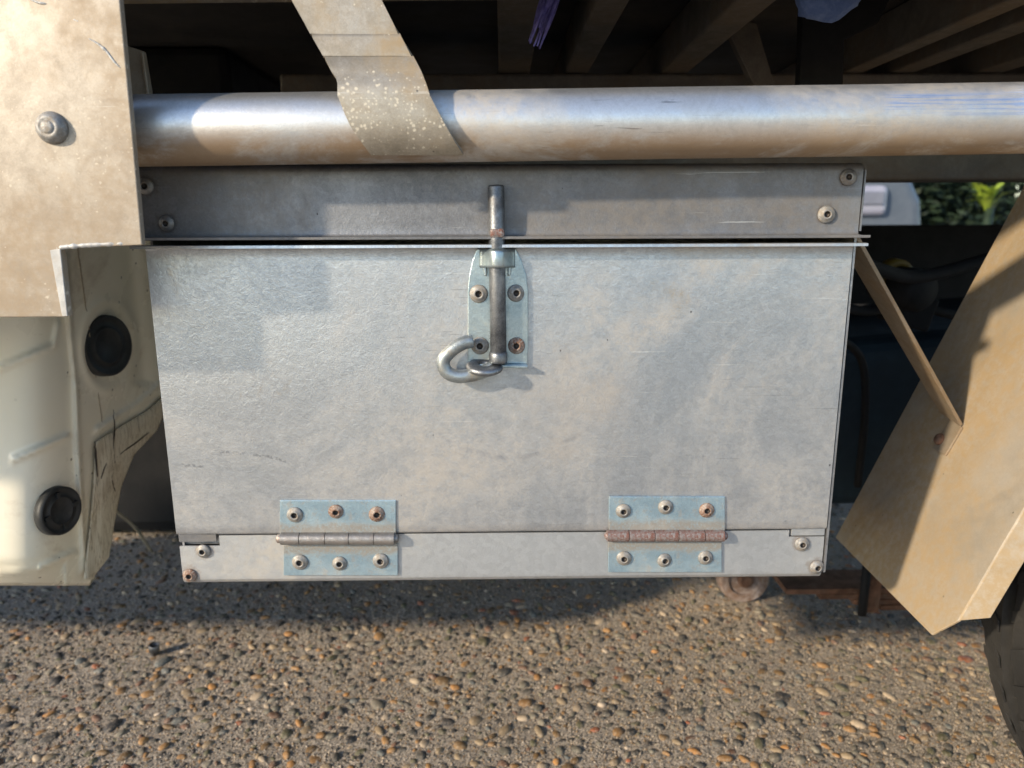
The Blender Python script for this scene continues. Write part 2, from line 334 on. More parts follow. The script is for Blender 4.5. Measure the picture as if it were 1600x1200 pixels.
M['shaded_whitecar'] = simple('shaded_white_car_paint', (0.30, 0.30, 0.37), (0.34, 0.34, 0.41), 0.3, 5, bump=0.0, coat=0.5)  # white paint darkened to grey-lilac, shade put into its colour
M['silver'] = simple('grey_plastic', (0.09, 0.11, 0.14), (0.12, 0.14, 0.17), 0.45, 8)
M['darkglass'] = simple('dark_glass', (0.01, 0.012, 0.014), (0.012, 0.014, 0.016), 0.08, 3, bump=0.0)
M['lamp'] = simple('lamp_lens', (0.16, 0.17, 0.22), (0.20, 0.21, 0.26), 0.2, 8, bump=0.0)
M['leafy'] = simple('sunlit_leaf', (0.20, 0.30, 0.03), (0.38, 0.45, 0.06), 0.45, 40)
M['hedge'] = simple('hedge_leaf', (0.008, 0.018, 0.009), (0.018, 0.036, 0.015), 0.6, 14)
M['twig'] = simple('dry_twig', (0.30, 0.25, 0.18), (0.42, 0.36, 0.27), 0.7, 100)

# cream paint of the cab: grimy, speckled
t = NT('cream_cab_paint')
c = t.mix(t.ramp(t.noise(4, 6, 0.6), 0.35, 0.65), (0.82, 0.76, 0.60), (0.88, 0.83, 0.70))
c = t.mix(t.math('MULTIPLY', t.ramp(t.noise(9, 7, 0.7, 0.6), 0.52, 0.70), 0.55), c, (0.38, 0.28, 0.16))
d = t.vor(85); rr = t.node('ShaderNodeSeparateColor'); t.L(t.vor(85, out='Color'), rr.inputs[0])
k = t.math('MULTIPLY', t.ramp(rr.outputs[0], 0.86, 0.90), t.ramp(d, 0.16, 0.07)); c = t.mix(t.math('MULTIPLY', k, 0.85), c, (0.07, 0.05, 0.035))
t.b.inputs['Coat Weight'].default_value = 0.25; t.b.inputs['Coat Roughness'].default_value = 0.2
M['cab'] = t.done(c, t.ramp(t.noise(14, 5), 0.35, 0.65, 0.22, 0.40), 0.0, t.bump(t.noise(18, 3), 0.10, 0.003))
# scuffed shield at the cab foot: long raking scratches
t = NT('scratched_cream_plastic')
vv = t.map((620, 620, 16), rot=(0, math.radians(-27), 0))
q = t.noise(1.0, 5, 0.65, 0.5, v=vv)
c = t.mix(t.ramp(q, 0.40, 0.50), (0.46, 0.39, 0.28), (0.72, 0.66, 0.53)); c = t.mix(t.math('MULTIPLY', t.ramp(t.noise(14, 6, 0.7), 0.5, 0.68), 0.4), c, (0.34, 0.26, 0.16))
c = t.mix(t.math('MULTIPLY', t.ramp(t.noise(1.0, 3, 0.6, 0.9, v=t.map((420, 420, 12), rot=(0, math.radians(-18), 0), loc=(3, 1, 2))), 0.62, 0.67), 0.7), c, (0.10, 0.07, 0.04))
M['scuff'] = t.done(c, 0.5, 0.0, t.bump(q, 0.55, 0.003))
# exposed-aggregate concrete: sandy mortar with small grains; the larger stones are geometry
t = NT('exposed_aggregate_concrete')
mort = t.mix(t.ramp(t.noise(7, 6, 0.6), 0.35, 0.65), (0.42, 0.35, 0.28), (0.54, 0.455, 0.37))
mort = t.mix(t.ramp(t.noise(3.5, 5, 0.6, 0.5), 0.45, 0.7, 0, 0.4), mort, (0.30, 0.25, 0.20))
mort = t.mix(t.ramp(t.noise(420, 4, 0.7), 0.40, 0.58), (0.20, 0.175, 0.15), mort)
mort = t.mix(t.ramp(t.noise(900, 2, 0.6), 0.55, 0.66, 0, 0.7), mort, (0.60, 0.55, 0.48))
gd = t.vor(260); gc = t.vor(260, out='Color'); gs = t.node('ShaderNodeSeparateColor'); t.L(gc, gs.inputs[0])
rampn = t.node('ShaderNodeValToRGB'); t.L(gs.outputs[0], rampn.inputs[0]); cr = rampn.color_ramp; cr.interpolation = 'CONSTANT'
for i, (p, cc) in enumerate(((0, (0.08, 0.085, 0.09)), (0.2, (0.22, 0.17, 0.10)), (0.36, (0.34, 0.19, 0.08)), (0.5, (0.36, 0.33, 0.29)), (0.7, (0.14, 0.145, 0.14)), (0.85, (0.44, 0.38, 0.28)))):
    e = cr.elements[i] if i < 2 else cr.elements.new(p); e.position = p; e.color = (*cc, 1)
gk = t.math('MULTIPLY', t.ramp(gd, 0.42, 0.30), t.ramp(gs.outputs[1], 0.45, 0.5)); gcol = t.mix(t.math('MULTIPLY', gk, 0.8), mort, rampn.outputs[0])
h = t.math('ADD', t.math('MULTIPLY', gk, 0.5), t.noise(500, 5, 0.75))
M['concrete'] = t.done(gcol, 0.9, 0.0, t.bump(h, 0.9, 0.0025), 0.25)
t = NT('river_pebble'); at = t.node('ShaderNodeAttribute', attribute_name='Col')
c = t.mix(t.ramp(t.noise(260, 4, 0.7, 0.6), 0.40, 0.66, 0, 0.55), at.outputs['Color'], t.mix(1.0, at.outputs['Color'], (1.7, 1.6, 1.45), 'MULTIPLY'))
c = t.mix(t.ramp(t.noise(330, 6, 0.75), 0.50, 0.64, 0, 0.7), c, (0.36, 0.30, 0.24))
M['pebble'] = t.done(c, t.ramp(t.noise(90, 3), 0.3, 0.7, 0.45, 0.75), 0.0, t.bump(t.noise(600, 4, 0.7), 0.6, 0.0008), 0.4)
M['grain'] = t.m

# ================================================================== ground
g = MB(); xs = [-60, -8, -2, -1.3] + list(np.arange(-0.75, 0.86, 0.0035)) + [1.3, 2, 8, 60]; ys = [-60, -8, -2, 0.2] + list(np.arange(0.56, 1.16, 0.0035)) + [1.6, 2.5, 4, 10, 90]
def gz(x, y):
    if not (-0.76 < x < 0.87 and 0.55 < y < 1.17): return 0.0
    f = min(1, (x+0.76)/0.05, (0.87-x)/0.05, (y-0.55)/0.03, (1.17-y)/0.05)
    v = Vector((x*60, y*60, 0)); return f*(0.0006*mnoise.noise(v)+0.0009*mnoise.noise(v*2.7)+0.0007*random.uniform(-1, 1))
g.grid([[(x, y, gz(x, y)) for x in xs] for y in ys])
ground = g.build('ground', M['concrete'], origin=Vector((0, 0, 0)))
for p in ground.data.polygons:
    if p.normal.z < 0: ground.data.flip_normals(); break
tag(ground, kind='structure')
bm = bmesh.new(); bmesh.ops.create_icosphere(bm, subdivisions=2, radius=1); I2v = np.array([v.co[:] for v in bm.verts]); I2f = np.array([[v.index for v in f.verts] for f in bm.faces]); bm.free()
bm = bmesh.new(); bmesh.ops.create_icosphere(bm, subdivisions=1, radius=1); I1v = np.array([v.co[:] for v in bm.verts]); I1f = np.array([[v.index for v in f.verts] for f in bm.faces]); bm.free()
PAL = [((0.075, 0.078, 0.08), 5), ((0.045, 0.047, 0.053), 4), ((0.115, 0.12, 0.112), 5), ((0.17, 0.17, 0.155), 4), ((0.15, 0.105, 0.058), 5), ((0.24, 0.15, 0.07), 3.2), ((0.31, 0.175, 0.07), 1.3), ((0.25, 0.21, 0.155), 5),
       ((0.24, 0.10, 0.06), 0.6), ((0.34, 0.30, 0.25), 2.5), ((0.095, 0.10, 0.07), 4), ((0.14, 0.09, 0.07), 3.0), ((0.46, 0.42, 0.38), 0.35), ((0.11, 0.13, 0.145), 1.6)]
pw = np.array([p[1] for p in PAL]); pw = pw/pw.sum(); pc = np.array([p[0] for p in PAL])*np.array([0.98, 0.88, 0.76])
X0, X1, Y0, Y1 = -1.15, 1.35, 0.42, 1.75
stones = []; cell = 0.012; G = {}
def fits(x, y, r):
    i, j = int(x/cell)+500, int(y/cell)
    for a in range(i-2, i+3):
        for b in range(j-2, j+3):
            for (u, v, q) in G.get((a, b), ()):
                if (u-x)**2+(v-y)**2 < ((q+r)*0.86)**2: return False
    return True
for cnt, lo, hi in ((2000, 0.0074, 0.0115), (11000, 0.0050, 0.0078), (34000, 0.0022, 0.0050)):
    for _ in range(cnt):
        x = random.uniform(X0, X1); y = random.uniform(Y0, Y1); r = random.uniform(lo, hi)
        if fits(x, y, r):
            G.setdefault((int(x/cell)+500, int(y/cell)), []).append((x, y, r)); stones.append((x, y, r))
S = np.array(stones)
def project(P):
    v = P - np.array([0, 0, EYE]); z = v@np.array(fw); return 800+FPX*(v@np.array(ri))/z, 600+FPX*(v@np.array(dn))/z, z
px, py, pz = project(np.c_[S[:, :2], np.zeros(len(S))])
inframe = (px > 15) & (px < 1585) & (py < 1190) & (py > 905)
inframe &= ~((px < 150) & (py < 912))
size = np.where(inframe, S[:, 2]/pz*(0.5+0.5*(py-900)/300), 0)
order = np.argsort(-size); individual = set(order[:300].tolist())
def stone_geo(x, y, r, V):
    a = r*random.uniform(1.0, 1.35); b = r*random.uniform(0.62, 0.95); cc = r*random.uniform(0.40, 0.62)
    th = random.uniform(0, math.pi); d = np.random.normal(size=(4, 3)); d /= np.linalg.norm(d, axis=1)[:, None]
    m = 1 + 0.10*np.sum(np.maximum(V@d.T, 0)**2*np.random.uniform(-1.2, 1.0, 4), axis=1) + np.random.uniform(-0.02, 0.02, len(V))
    U = V*m[:, None]
    for _k in range(5):
        dk = np.random.normal(size=3); dk /= np.linalg.norm(dk); ex = np.maximum(0, U@dk - random.uniform(0.62, 0.92)); U = U - 0.85*ex[:, None]*dk
    P = U*np.array([a, b, cc]); co, si = math.cos(th), math.sin(th)
    P = np.c_[P[:, 0]*co-P[:, 1]*si, P[:, 0]*si+P[:, 1]*co, P[:, 2]]
    tx = random.uniform(-0.2, 0.2); P[:, 2] += P[:, 0]*tx
    top = random.uniform(0.0006, 0.0030)*min(1.4, r/0.005)+0.0003; P[:, 2] += top - P[:, 2].max()
    return P
bigv, bigf, bigc = [], [], []; off = 0; pebs = []
for i, (x, y, r) in enumerate(stones):
    near = y < 1.12 and r > 0.0030
    V, F = (I2v, I2f) if near else (I1v, I1f)
    P = stone_geo(x, y, r, V); col = pc[np.random.choice(len(PAL), p=pw)]*random.uniform(0.75, 1.25)
    if i in individual: pebs.append((x, y, P, col)); continue
    bigv.append(P+np.array([x, y, 0])); bigf.append(F+off); bigc.append(np.repeat(col[None], len(V), 0)); off += len(V)
def np_mesh(name, v, f, col, mat):
    me = bpy.data.meshes.new(name); n = len(v); m = len(f)
    me.vertices.add(n); me.vertices.foreach_set('co', v.astype('f').ravel()); me.loops.add(m*3); me.loops.foreach_set('vertex_index', f.astype('i').ravel())
    me.polygons.add(m); me.polygons.foreach_set('loop_start', np.arange(0, m*3, 3, dtype='i')); me.polygons.foreach_set('loop_total', np.full(m, 3, dtype='i'))
    a = me.color_attributes.new('Col', 'FLOAT_COLOR', 'POINT'); a.data.foreach_set('color', np.c_[col, np.ones(n)].astype('f').ravel())
    me.polygons.foreach_set('use_smooth', np.ones(m, dtype=bool)); me.materials.append(mat); me.update(); me.validate(); return me
o = bpy.data.objects.new('pebble_bed', np_mesh('pebble_bed', np.concatenate(bigv), np.concatenate(bigf), np.concatenate(bigc), M['pebble'])); COL.objects.link(o)
place(o, ground, (0, 0, 0)); tag(o, kind='stuff')
for (x, y, P, col) in pebs:
    o = bpy.data.objects.new('pebble', np_mesh('pebble', P, I2f, np.repeat(col[None], len(P), 0), M['pebble'])); COL.objects.link(o); place(o, ground, (x, y, 0))
# sand grains standing out of the mortar
bm = bmesh.new(); bmesh.ops.create_icosphere(bm, subdivisions=1, radius=1); bm.free()
OV = np.array([(1, 0, 0), (-1, 0, 0), (0, 1, 0), (0, -1, 0), (0, 0, 1), (0, 0, -1)], float); OF = np.array([(0, 2, 4), (2, 1, 4), (1, 3, 4), (3, 0, 4), (2, 0, 5), (1, 2, 5), (3, 1, 5), (0, 3, 5)])
NG = 90000; gx = np.random.uniform(-0.95, 1.1, NG); gy = np.random.uniform(0.45, 1.2, NG); gr = np.random.uniform(0.0006, 0.0019, NG)
rot = np.random.uniform(0, 6.28, NG); Q = OV[None]*gr[:, None, None]*np.random.uniform(0.6, 1.2, (NG, 6, 1)); Q[:, :, 2] *= 0.8
co, si = np.cos(rot)[:, None], np.sin(rot)[:, None]
Q = np.stack([Q[:, :, 0]*co-Q[:, :, 1]*si+gx[:, None], Q[:, :, 0]*si+Q[:, :, 1]*co+gy[:, None], Q[:, :, 2]+(gr*0.2)[:, None]], 2)
gcx = np.array([(0.36, 0.31, 0.26), (0.44, 0.37, 0.29), (0.12, 0.12, 0.115), (0.26, 0.175, 0.09), (0.18, 0.16, 0.14)])[np.random.randint(0, 5, NG)]*np.random.uniform(0.7, 1.2, (NG, 1))
o = bpy.data.objects.new('sand_grains', np_mesh('sand_grains', Q.reshape(-1, 3), (OF[None]+6*np.arange(NG)[:, None, None]).reshape(-1, 3), np.repeat(gcx, 6, 0), M['pebble'])); COL.objects.link(o)
place(o, ground, (0, 0, 0)); tag(o, kind='stuff')

# ================================================================== the toolbox
def F(px, py, wo=0.0): return W(px, py, YF-wo)
XL = F(228, 390).x; XR = F(1333, 386).x; ZB = F(785, 911).z; ZLT = F(800, 257).z
ZDF = F(800, 383).z; ZLF = F(800, 371).z; ZS = F(800, 831).z
toolbox = empty('toolbox', ((XL+XR)/2, YF+0.14, ZB))
tag(toolbox, 'galvanised steel under-tray toolbox with hinged drop front and bolt latch', 'toolbox')
def prof(mb, pr, x0, x1, nx=2, disp=None, mi=0):
    rows = []
    for (wv, z) in pr:
        rows.append([Vector((lerp(x0, x1, i/(nx-1)), YF-wv + (disp(lerp(x0, x1, i/(nx-1)), z) if disp else 0), z)) for i in range(nx)])
    mb.grid(rows, mi); return mb
def wav(x, z): return 0.0007*mnoise.noise(Vector((x*7, 1.3, z*7))) + 0.0004*mnoise.noise(Vector((x*17, 4.3, z*15)))
# carcass
c = MB(); D = 0.28
c.box((XL+0.002, YF+0.0035, ZB+0.004), (XL+0.0035, YF+D, ZLT-0.004)); c.box((XR+0.0006, YF+0.0005, ZB+0.006), (XR+0.0022, YF+D, ZLT-0.004))
c.box((XL+0.0035, YF+D-0.0015, ZB+0.004), (XR+0.0006, YF+D, ZLT-0.004)); c.box((XL+0.0035, YF+0.022, ZB+0.0022), (XR+0.0006, YF+D-0.0015, ZB+0.0038)); c.box((XL+0.0035, YF+0.02, ZLT-0.0055), (XR+0.0006, YF+D-0.0015, ZLT-0.0040))
c.box((XL+0.0035, YF+0.006, ZS-0.010), (XR-0.001, YF+0.008, ZDF-0.004))
c.build('carcass', M['carcass'], toolbox)
# door with outward flange at the top
pr = [(0.0125, ZDF-0.0012), (0.0125, ZDF+0.0002), (0.009, ZDF+0.0004), (0.003, ZDF+0.0002), (0.0008, ZDF-0.0010), (0.0, ZDF-0.0030)]
nz = 40; pr += [(0.0, lerp(ZDF-0.0030, ZS+0.002, k/nz)) for k in range(1, nz+1)] + [(-0.0004, ZS+0.0008), (-0.0016, ZS+0.0003), (-0.004, ZS+0.0003)]
mb = MB(); rows = []
for (wv, z) in pr:
    f = 1.0 if wv <= 0.001 else 0.0
    e = 0.0 if wv <= 0.001 else 0.0045
    # edges follow the slightly tapering box front
    tz = max(0, min(1, (ZDF-z)/(ZDF-ZB)))
    xl = XL-e; xr = XR+e-0.0005
    rows.append([Vector((lerp(xl, xr, i/60), YF-wv+wav(lerp(xl, xr, i/60), z)*f, z)) for i in range(61)])
mb.grid(rows); door = split(mb.build('door', M['door'], toolbox, smooth=True, solid=0.0013))
# bottom rail: notched plate plus rolled lower edge
zt = F(800, 834).z; zn = F(800, 850).z; zb0 = ZB+0.0065
RL = XL+0.0005; RR = XR-0.0005
xa = F(341, 840).x; xb = F(1234, 838).x
rl = MB()
pts = [(RL, zb0), (RR, zb0), (RR, F(1260, 840).z), (xb, F(1234, 840).z), (xb, zt), (xa, zt), (xa, zn), (RL, zn)]
rl.prism([Vector((x, YF+0.0016, z)) for x, z in pts], (0, 0.0014, 0))
prof(rl, [(-0.0016, zb0), (-0.0017, zb0-0.002), (-0.0028, zb0-0.0042), (-0.0050, zb0-0.0058), (-0.008, zb0-0.0063), (-0.024, zb0-0.0063)], RL, RR, 12)
rail = rl.build('bottom_rail', M['boxrail'], toolbox, smooth=False, origin=ORG)
tb = MB(); tb.box((RL+0.0002, YF+0.0012, F(300, 848).z), (F(337, 842).x, YF+0.0032, F(300, 836).z)); tb.build('corner_tab', M['lid'], toolbox, bevel=0.0003)
tb = MB(); tb.box((F(1238, 830).x, YF+0.0012, F(1260, 838).z), (RR-0.0002, YF+0.0032, F(1260, 827).z)); tb.build('corner_tab', M['boxrail'], toolbox, bevel=0.0003)
# fixed head panel ("lid") with its own outward flange
pr = [(0.0125, ZLF+0.0009), (0.0125, ZLF-0.0003), (0.009, ZLF-0.0004), (0.0030, ZLF-0.0001), (0.0010, ZLF+0.0010), (0.0003, ZLF+0.0030)]
pr += [(0.0, lerp(ZLF+0.003, ZLT-0.005, k/12)) for k in range(1, 13)] + [(-0.0005, ZLT-0.0028), (-0.0020, ZLT-0.0010), (-0.0045, ZLT), (-0.03, ZLT+0.0006)]
mb = MB(); rows = []
for (wv, z) in pr:
    e = 0.0 if wv <= 0.001 else 0.0045
    f = 1.0 if wv <= 0.001 else 0.0
    xl, xr = XL-0.001-e, XR+0.0022+e*0.6
    rows.append([Vector((lerp(xl, xr, i/50), YF-wv+wav(lerp(xl, xr, i/50)+3, z)*f, z)) for i in range(51)])
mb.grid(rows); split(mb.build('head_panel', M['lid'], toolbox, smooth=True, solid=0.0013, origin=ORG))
e = MB(); e.box((XR+0.0030, YF-0.0006, ZLF+0.0035), (XR+0.0042, YF+0.05, ZLT-0.004)); e.build('end_return', M['lid'], toolbox)

# ---- rivets
RP = [(0.00001, 0.0), (0.0056, 0.0), (0.0057, 0.0005), (0.0053, 0.0011), (0.0045, 0.0017), (0.0036, 0.0020), (0.0031, 0.0027), (0.0025, 0.0029), (0.0020, 0.0026), (0.0017, 0.0020), (0.0016, 0.0006), (0.00001, 0.0005)]
RMI = [0, 0, 0, 0, 0, 0, 0, 0, 1, 1, 1]
RIV = {}
def rivet(px, py, parent, wv, kind='rivet', sc_=1.0, label=None):
    p = F(px, py, wv)
    if kind not in RIV:
        mb = MB(); mb.lathe(p, (0, -1, 0), RP, 20, RMI); o = mb.build('rivet', [M[kind], M['mandrel']], parent, smooth=True, origin=p); RIV[kind] = o
    else:
        o = copy_obj(RIV[kind], parent, p)
    s = sc_*random.uniform(0.95, 1.06)
    o.scale = (s, 1, s); o.rotation_euler = (random.uniform(-.10, .10), random.uniform(0, 6.28), random.uniform(-.10, .10))
    if label: o['label'] = label
    return o
for (a, b, k) in ((228, 291, 'rivet_dark'), (261, 349, 'rivet_dark'), (1325, 277, 'rivet_dark'), (1291, 335, 'rivet')):
    rivet(a, b, toolbox, 0.0012, k, 1.0)
rivet(318, 861, toolbox, -0.0012, 'rivet', 1.0); rivet(297, 899, toolbox, -0.0012, 'rivet_rusty', 0.95, 'rusty rivet at the lower left corner')
rivet(1253, 850, toolbox, -0.0012, 'rivet', 0.95); rivet(1276, 886, toolbox, -0.0012, 'rivet', 0.95)

# ---- hinges
def hinge(x0, x1, ytop, yk0, yk1, ybot, xl0, xl1, kn, rivs, mk, label):
    ym = (yk0+yk1)/2; rk = (yk1-yk0)/2*YF/FPX*0.98; wk = 0.0034
    a = F(x0-7, ym, wk); b = F(x1+5, ym, wk); pa = a.copy()
    mb = MB(); L = (b-a).length; ax = (b-a).normalized()
    mb.lathe(a, ax, [(0.00001, 0), (rk*0.45, 0.0004), (rk*0.72, 0.0015), (rk*0.75, 0.004), (rk*0.75, L-0.004), (rk*0.72, L-0.0015), (rk*0.45, L-0.0004), (0.00001, L)], 16)
    h_ = mb.build('hinge', M[mk], toolbox, smooth=True); h_['label'] = label
    def leaf(xa, xb, ya, yb, wv, th, th_top):
        m2 = MB(); q = [F(xa, ya, wv), F(xb, ya, wv), F(xb, yb, wv), F(xa, yb, wv)]
        m2.prism(q, (0, -th, 0)); return m2.build('leaf', M['hinge' if th_top else 'hinge_low'], h_, bevel=0.0004)
    leaf(x0, x1, ytop, yk0+4, 0.0011, 0.0014, True)
    leaf(xl0, xl1, yk1-4, ybot, -0.0008, 0.0014, False)
    for i in range(len(kn)-1):
        m2 = MB(); p0 = F(kn[i]+0.6, ym, wk); p1 = F(kn[i+1]-0.6, ym, wk); L2 = (p1-p0).length
        m2.lathe(p0, ax, [(0.0008, 0), (rk, 0), (rk, L2), (0.0008, L2)], 32)
        # tongue that joins the knuckle to its leaf
        up = (i % 2 == 1)
        ya, yb = (yk0+5, ym) if not up else (ym, yk1-3)
        m2.prism([F(kn[i]+1.5, ya, 0.0011 if not up else 0.0002), F(kn[i+1]-1.5, ya, 0.0011 if not up else 0.0002), F(kn[i+1]-1.5, yb, 0.0011 if not up else 0.0002), F(kn[i]+1.5, yb, 0.0011 if not up else 0.0002)], (0, -0.0018, 0))
        o = split(m2.build('knuckle', M[mk], h_, bevel=0.0), 35)
        for p in o.data.polygons: p.use_smooth = True
    for (rx, ry, k) in rivs:
        top = ry < ym
        rivet(rx, ry, h_, 0.0025 if top else 0.0006, k, 1.03, 'rusty rivet' if k == 'rivet_rusty' else None)
    return h_
hinge(438, 619, 781, 831, 852, 898, 444, 622, [439, 469, 509, 546, 585, 617],
      [(461, 804, 'rivet'), (525, 799, 'rivet_rusty'), (589, 803, 'rivet_rusty'), (469, 878, 'rivet'), (531, 880, 'rivet'), (595, 876, 'rivet')], 'knuckle', 'left butt hinge with a grey worn barrel')
hinge(951, 1132, 775, 827, 847, 893, 950, 1127, [948, 982, 1022, 1059, 1100, 1131],
      [(974, 798, 'rivet'), (1040, 792, 'rivet'), (1104, 797, 'rivet_rusty'), (975, 872, 'rivet'), (1038, 875, 'rivet'), (1102, 871, 'rivet')], 'knuckle_rusty', 'right butt hinge with a red rusty barrel')

# ---- bolt latch
w0 = 0.0012; th = 0.0022
pl = [(745, 389), (738, 408), (733, 432), (731, 455), (731, 500), (731, 540), (731, 565), (824, 568), (825, 540), (825, 455), (822, 430), (815, 408), (806, 389)]
mb = MB(); mb.prism([F(a, b, w0) for a, b in pl], (0, -th, 0))
# foot of the plate bent outwards
mb.prism([F(731, 565, w0+0.0003), F(824, 568, w0+0.0003), F(824, 572.5, w0+0.0003), F(731, 569.5, w0+0.0003)], (0, -0.0085, 0))
latch = mb.build('bolt_latch', M['latch'], toolbox, bevel=0.0005); latch['label'] = 'zinc barrel bolt latch with hooked handle'
# guide loop over the bolt, stamped out of the plate
RB = 12.5*YF/FPX; wb = w0+th+RB*0.95
xc = 777
def sect(y, k):    # arc from plate to plate over the rod
    out = []
    for i in range(25):
        u = -27+54*i/24; hgt = 0.0128*k*math.exp(-abs(u/17.5)**2.8)
        out.append(F(xc+u, y, w0+th+hgt-0.0006))
    return out
mb = MB(); mb.grid([sect(389, 0.92), sect(395, 1), sect(405, 1.0), sect(414, 1.0), sect(418, 0.97)]); mb.build('bolt_guide', M['latch'], latch, smooth=True, solid=0.0016)
for (xx0, xx1) in ((753, 761), (793, 801)):
    mb = MB(); mb.prism([F(xx0, 412, w0+th), F(xx1, 412, w0+th), F(xx1-(0 if xx0 < 770 else 4), 431, w0+th), F(xx0+(4 if xx0 < 770 else 0), 431, w0+th)], (0, -0.0022, 0)); mb.build('guide_foot', M['latch'], latch, bevel=0.0008)
# rod
top = F(775, 289, wb); bot = F(779, 566, wb)
ax = (top-bot).normalized(); L = (top-bot).length
mb = MB(); mb.lathe(bot, ax, [(0.0001, 0), (RB*0.9, 0.0002), (RB, 0.001), (RB, L-0.0012), (RB*0.93, L-0.0004), (RB*0.80, L), (0.0001, L)], 24)
mb.build('bolt', M['bolt'], latch, smooth=True)
mb = MB(); c0 = F(776.5, 366, wb)
mb.prism([F(765, 357, wb-0.004), F(788, 356, wb-0.004), F(789, 371, wb-0.004), F(766, 372, wb-0.004)], (0, -0.0105, 0)); mb.build('worn_collar', M['knuckle_rusty'], latch, bevel=0.0022)
# hook: round bar bent round, flattened to an eye at the rod
hk = smoothpath([F(739, 533, wb+0.002), F(724, 536, wb+0.003), F(706, 547, wb+0.004), F(693, 563, wb+0.004), F(697, 580, wb+0.004), F(714, 588, wb+0.004), F(737, 586, wb+0.003), F(752, 582, wb+0.002), F(770, 574, wb)], 7)
rh = [10.5*YF/FPX]*len(hk); rh = [r*(0.93 if i < 2 else 1) for i, r in enumerate(rh)]
mb = MB(); mb.tube(hk, rh, 18); mb.build('hook_handle', M['hook'], latch, smooth=True, bevel=0.0)
mb = MB(); ec = F(757, 573, wb+0.001); eax = Vector((0.04, -0.22, 0.97)).normalized()
mb.lathe(ec, eax, [(0.0030, -0.0022), (0.0105, -0.0030), (0.0128, -0.0014), (0.0128, 0.0008), (0.0108, 0.0024), (0.0050, 0.0026), (0.0034, 0.0016), (0.0030, -0.0022)], 30, sx=1.0); mb.build('handle_eye', M['bolt'], latch, smooth=True)
mb = MB(); mb.lathe(ec+eax*0.0002, eax, [(0.00001, 0.0), (0.0031, 0.0)], 16); mb.build('eye_hole', M['mandrel'], latch)
mb = MB(); q0 = F(768, 552, wb); mb.lathe(F(778.5, 560, wb), (0, 0, 1), [(0.0001, -0.003), (RB*1.1, -0.003), (RB*1.16, -0.001), (RB*1.14, 0.003), (RB*1.03, 0.005), (0.0001, 0.005)], 20); mb.build('weld_bead', M['bolt'], latch, smooth=True)
for (a, b, k) in ((748, 459, 'rivet'), (806, 458, 'rivet'), (750, 540, 'rivet'), (807, 540, 'rivet_rusty')):
    rivet(a, b, latch, w0+th, k, 1.08, 'rusty rivet' if k == 'rivet_rusty' else None)

# ================================================================== the truck
truck = empty('utility_truck', (0.3, 1.4, 0))
tag(truck, 'flat tray utility truck with cream cab corner and aluminium tray edge', 'truck')
YP = 0.448
post_shade_pts = [(-1900, -420), (150, -420), (187, 0), (205, 190), (222, 383), (95, 388), (107, 495), (-320, 499), (-420, 585), (-1900, 597)]  # unseen lower step at far left, added to shade the cab corner
mb = MB(); mb.prism([W(a, b, YP) for a, b in post_shade_pts], (0, 0.005, 0))
post = mb.build('corner_post', M['post'], truck, bevel=0.0006)
mb = MB(); p = W(82, 200, YP)
mb.lathe(p, (0, -1, 0), [(0.00001, 0), (0.0090, 0), (0.0091, 0.0010), (0.0082, 0.0030), (0.0062, 0.0050), (0.0046, 0.0056), (0.0040, 0.0050), (0.0036, 0.0056), (0.0024, 0.0060), (0.00001, 0.0061)], 28)
mb.build('rivet', M['rivet'], post, smooth=True)
def bead(pts, r, n=14, seed=0):
    path = smoothpath(pts, n); nn_ = len(path)-1; rr = [r*(0.8+0.5*mnoise.noise(Vector((i*0.33, seed, 0))))*(0.25+0.75*min(1, 4*i/nn_, 4*(1-i/nn_))) for i in range(len(path))]
    mb = MB(); mb.tube(path, rr, 10); return mb
bead([W(221, 380, YP+0.0012), W(180, 381, YP+0.0012), W(135, 383, YP+0.001), W(100, 386, YP+0.0008), W(84, 389, YP+0.0012)], 0.0019).build('weld_bead', M['weld'], post, smooth=True)
mb = MB(); mb.prism([W(79, 391, YP), W(95, 388.5, YP), W(106.5, 494, YP), W(98, 494, YP)], (0, -0.0008, 0)); mb.build('cut_edge', M['weld'], post, bevel=0.0003)
bead([W(45, -2, YP), W(60, 4, YP), W(73, 6, YP)], 0.0008, 8, 3).build('weld_bead', M['weld'], post, smooth=True)
bead([W(108, 26, YP+0.0006), W(118, 32, YP+0.0006), W(128, 35, YP+0.0006)], 0.0008, 8, 4).build('weld_bead', M['weld'], post, smooth=True)
bead([W(138, 60, YP), W(152, 68, YP), W(166, 80, YP), W(178, 96, YP), W(188, 106, YP)], 0.0009, 8, 5).build('weld_bead', M['weld'], post, smooth=True)
bead([W(140, 352, YP+0.0012), W(165, 354, YP+0.0012), W(190, 349, YP+0.0012), W(204, 343, YP+0.0014)], 0.0011, 8, 6).build('weld_bead', M['weld'], post, smooth=True)
# side rail: round tube
YT = 0.489; a = W(205, 205, YT); b = W(1600, 185, YT); d = (b-a); RT = 56.0/FPX*YT*0.905
end = a+d*1.6
path = [lerp(a, end, i/60) for i in range(61)]
path = [p + Vector((0, 0, 0.0004*mnoise.noise(p*6))) for p in path]
mb = MB(); mb.tube(path, RT, 56)
# object origin near the painted patch so that its marks sit on it
rail_t = mb.build('side_rail', M['tube'], truck, smooth=True, origin=lerp(a, b, 0.70))
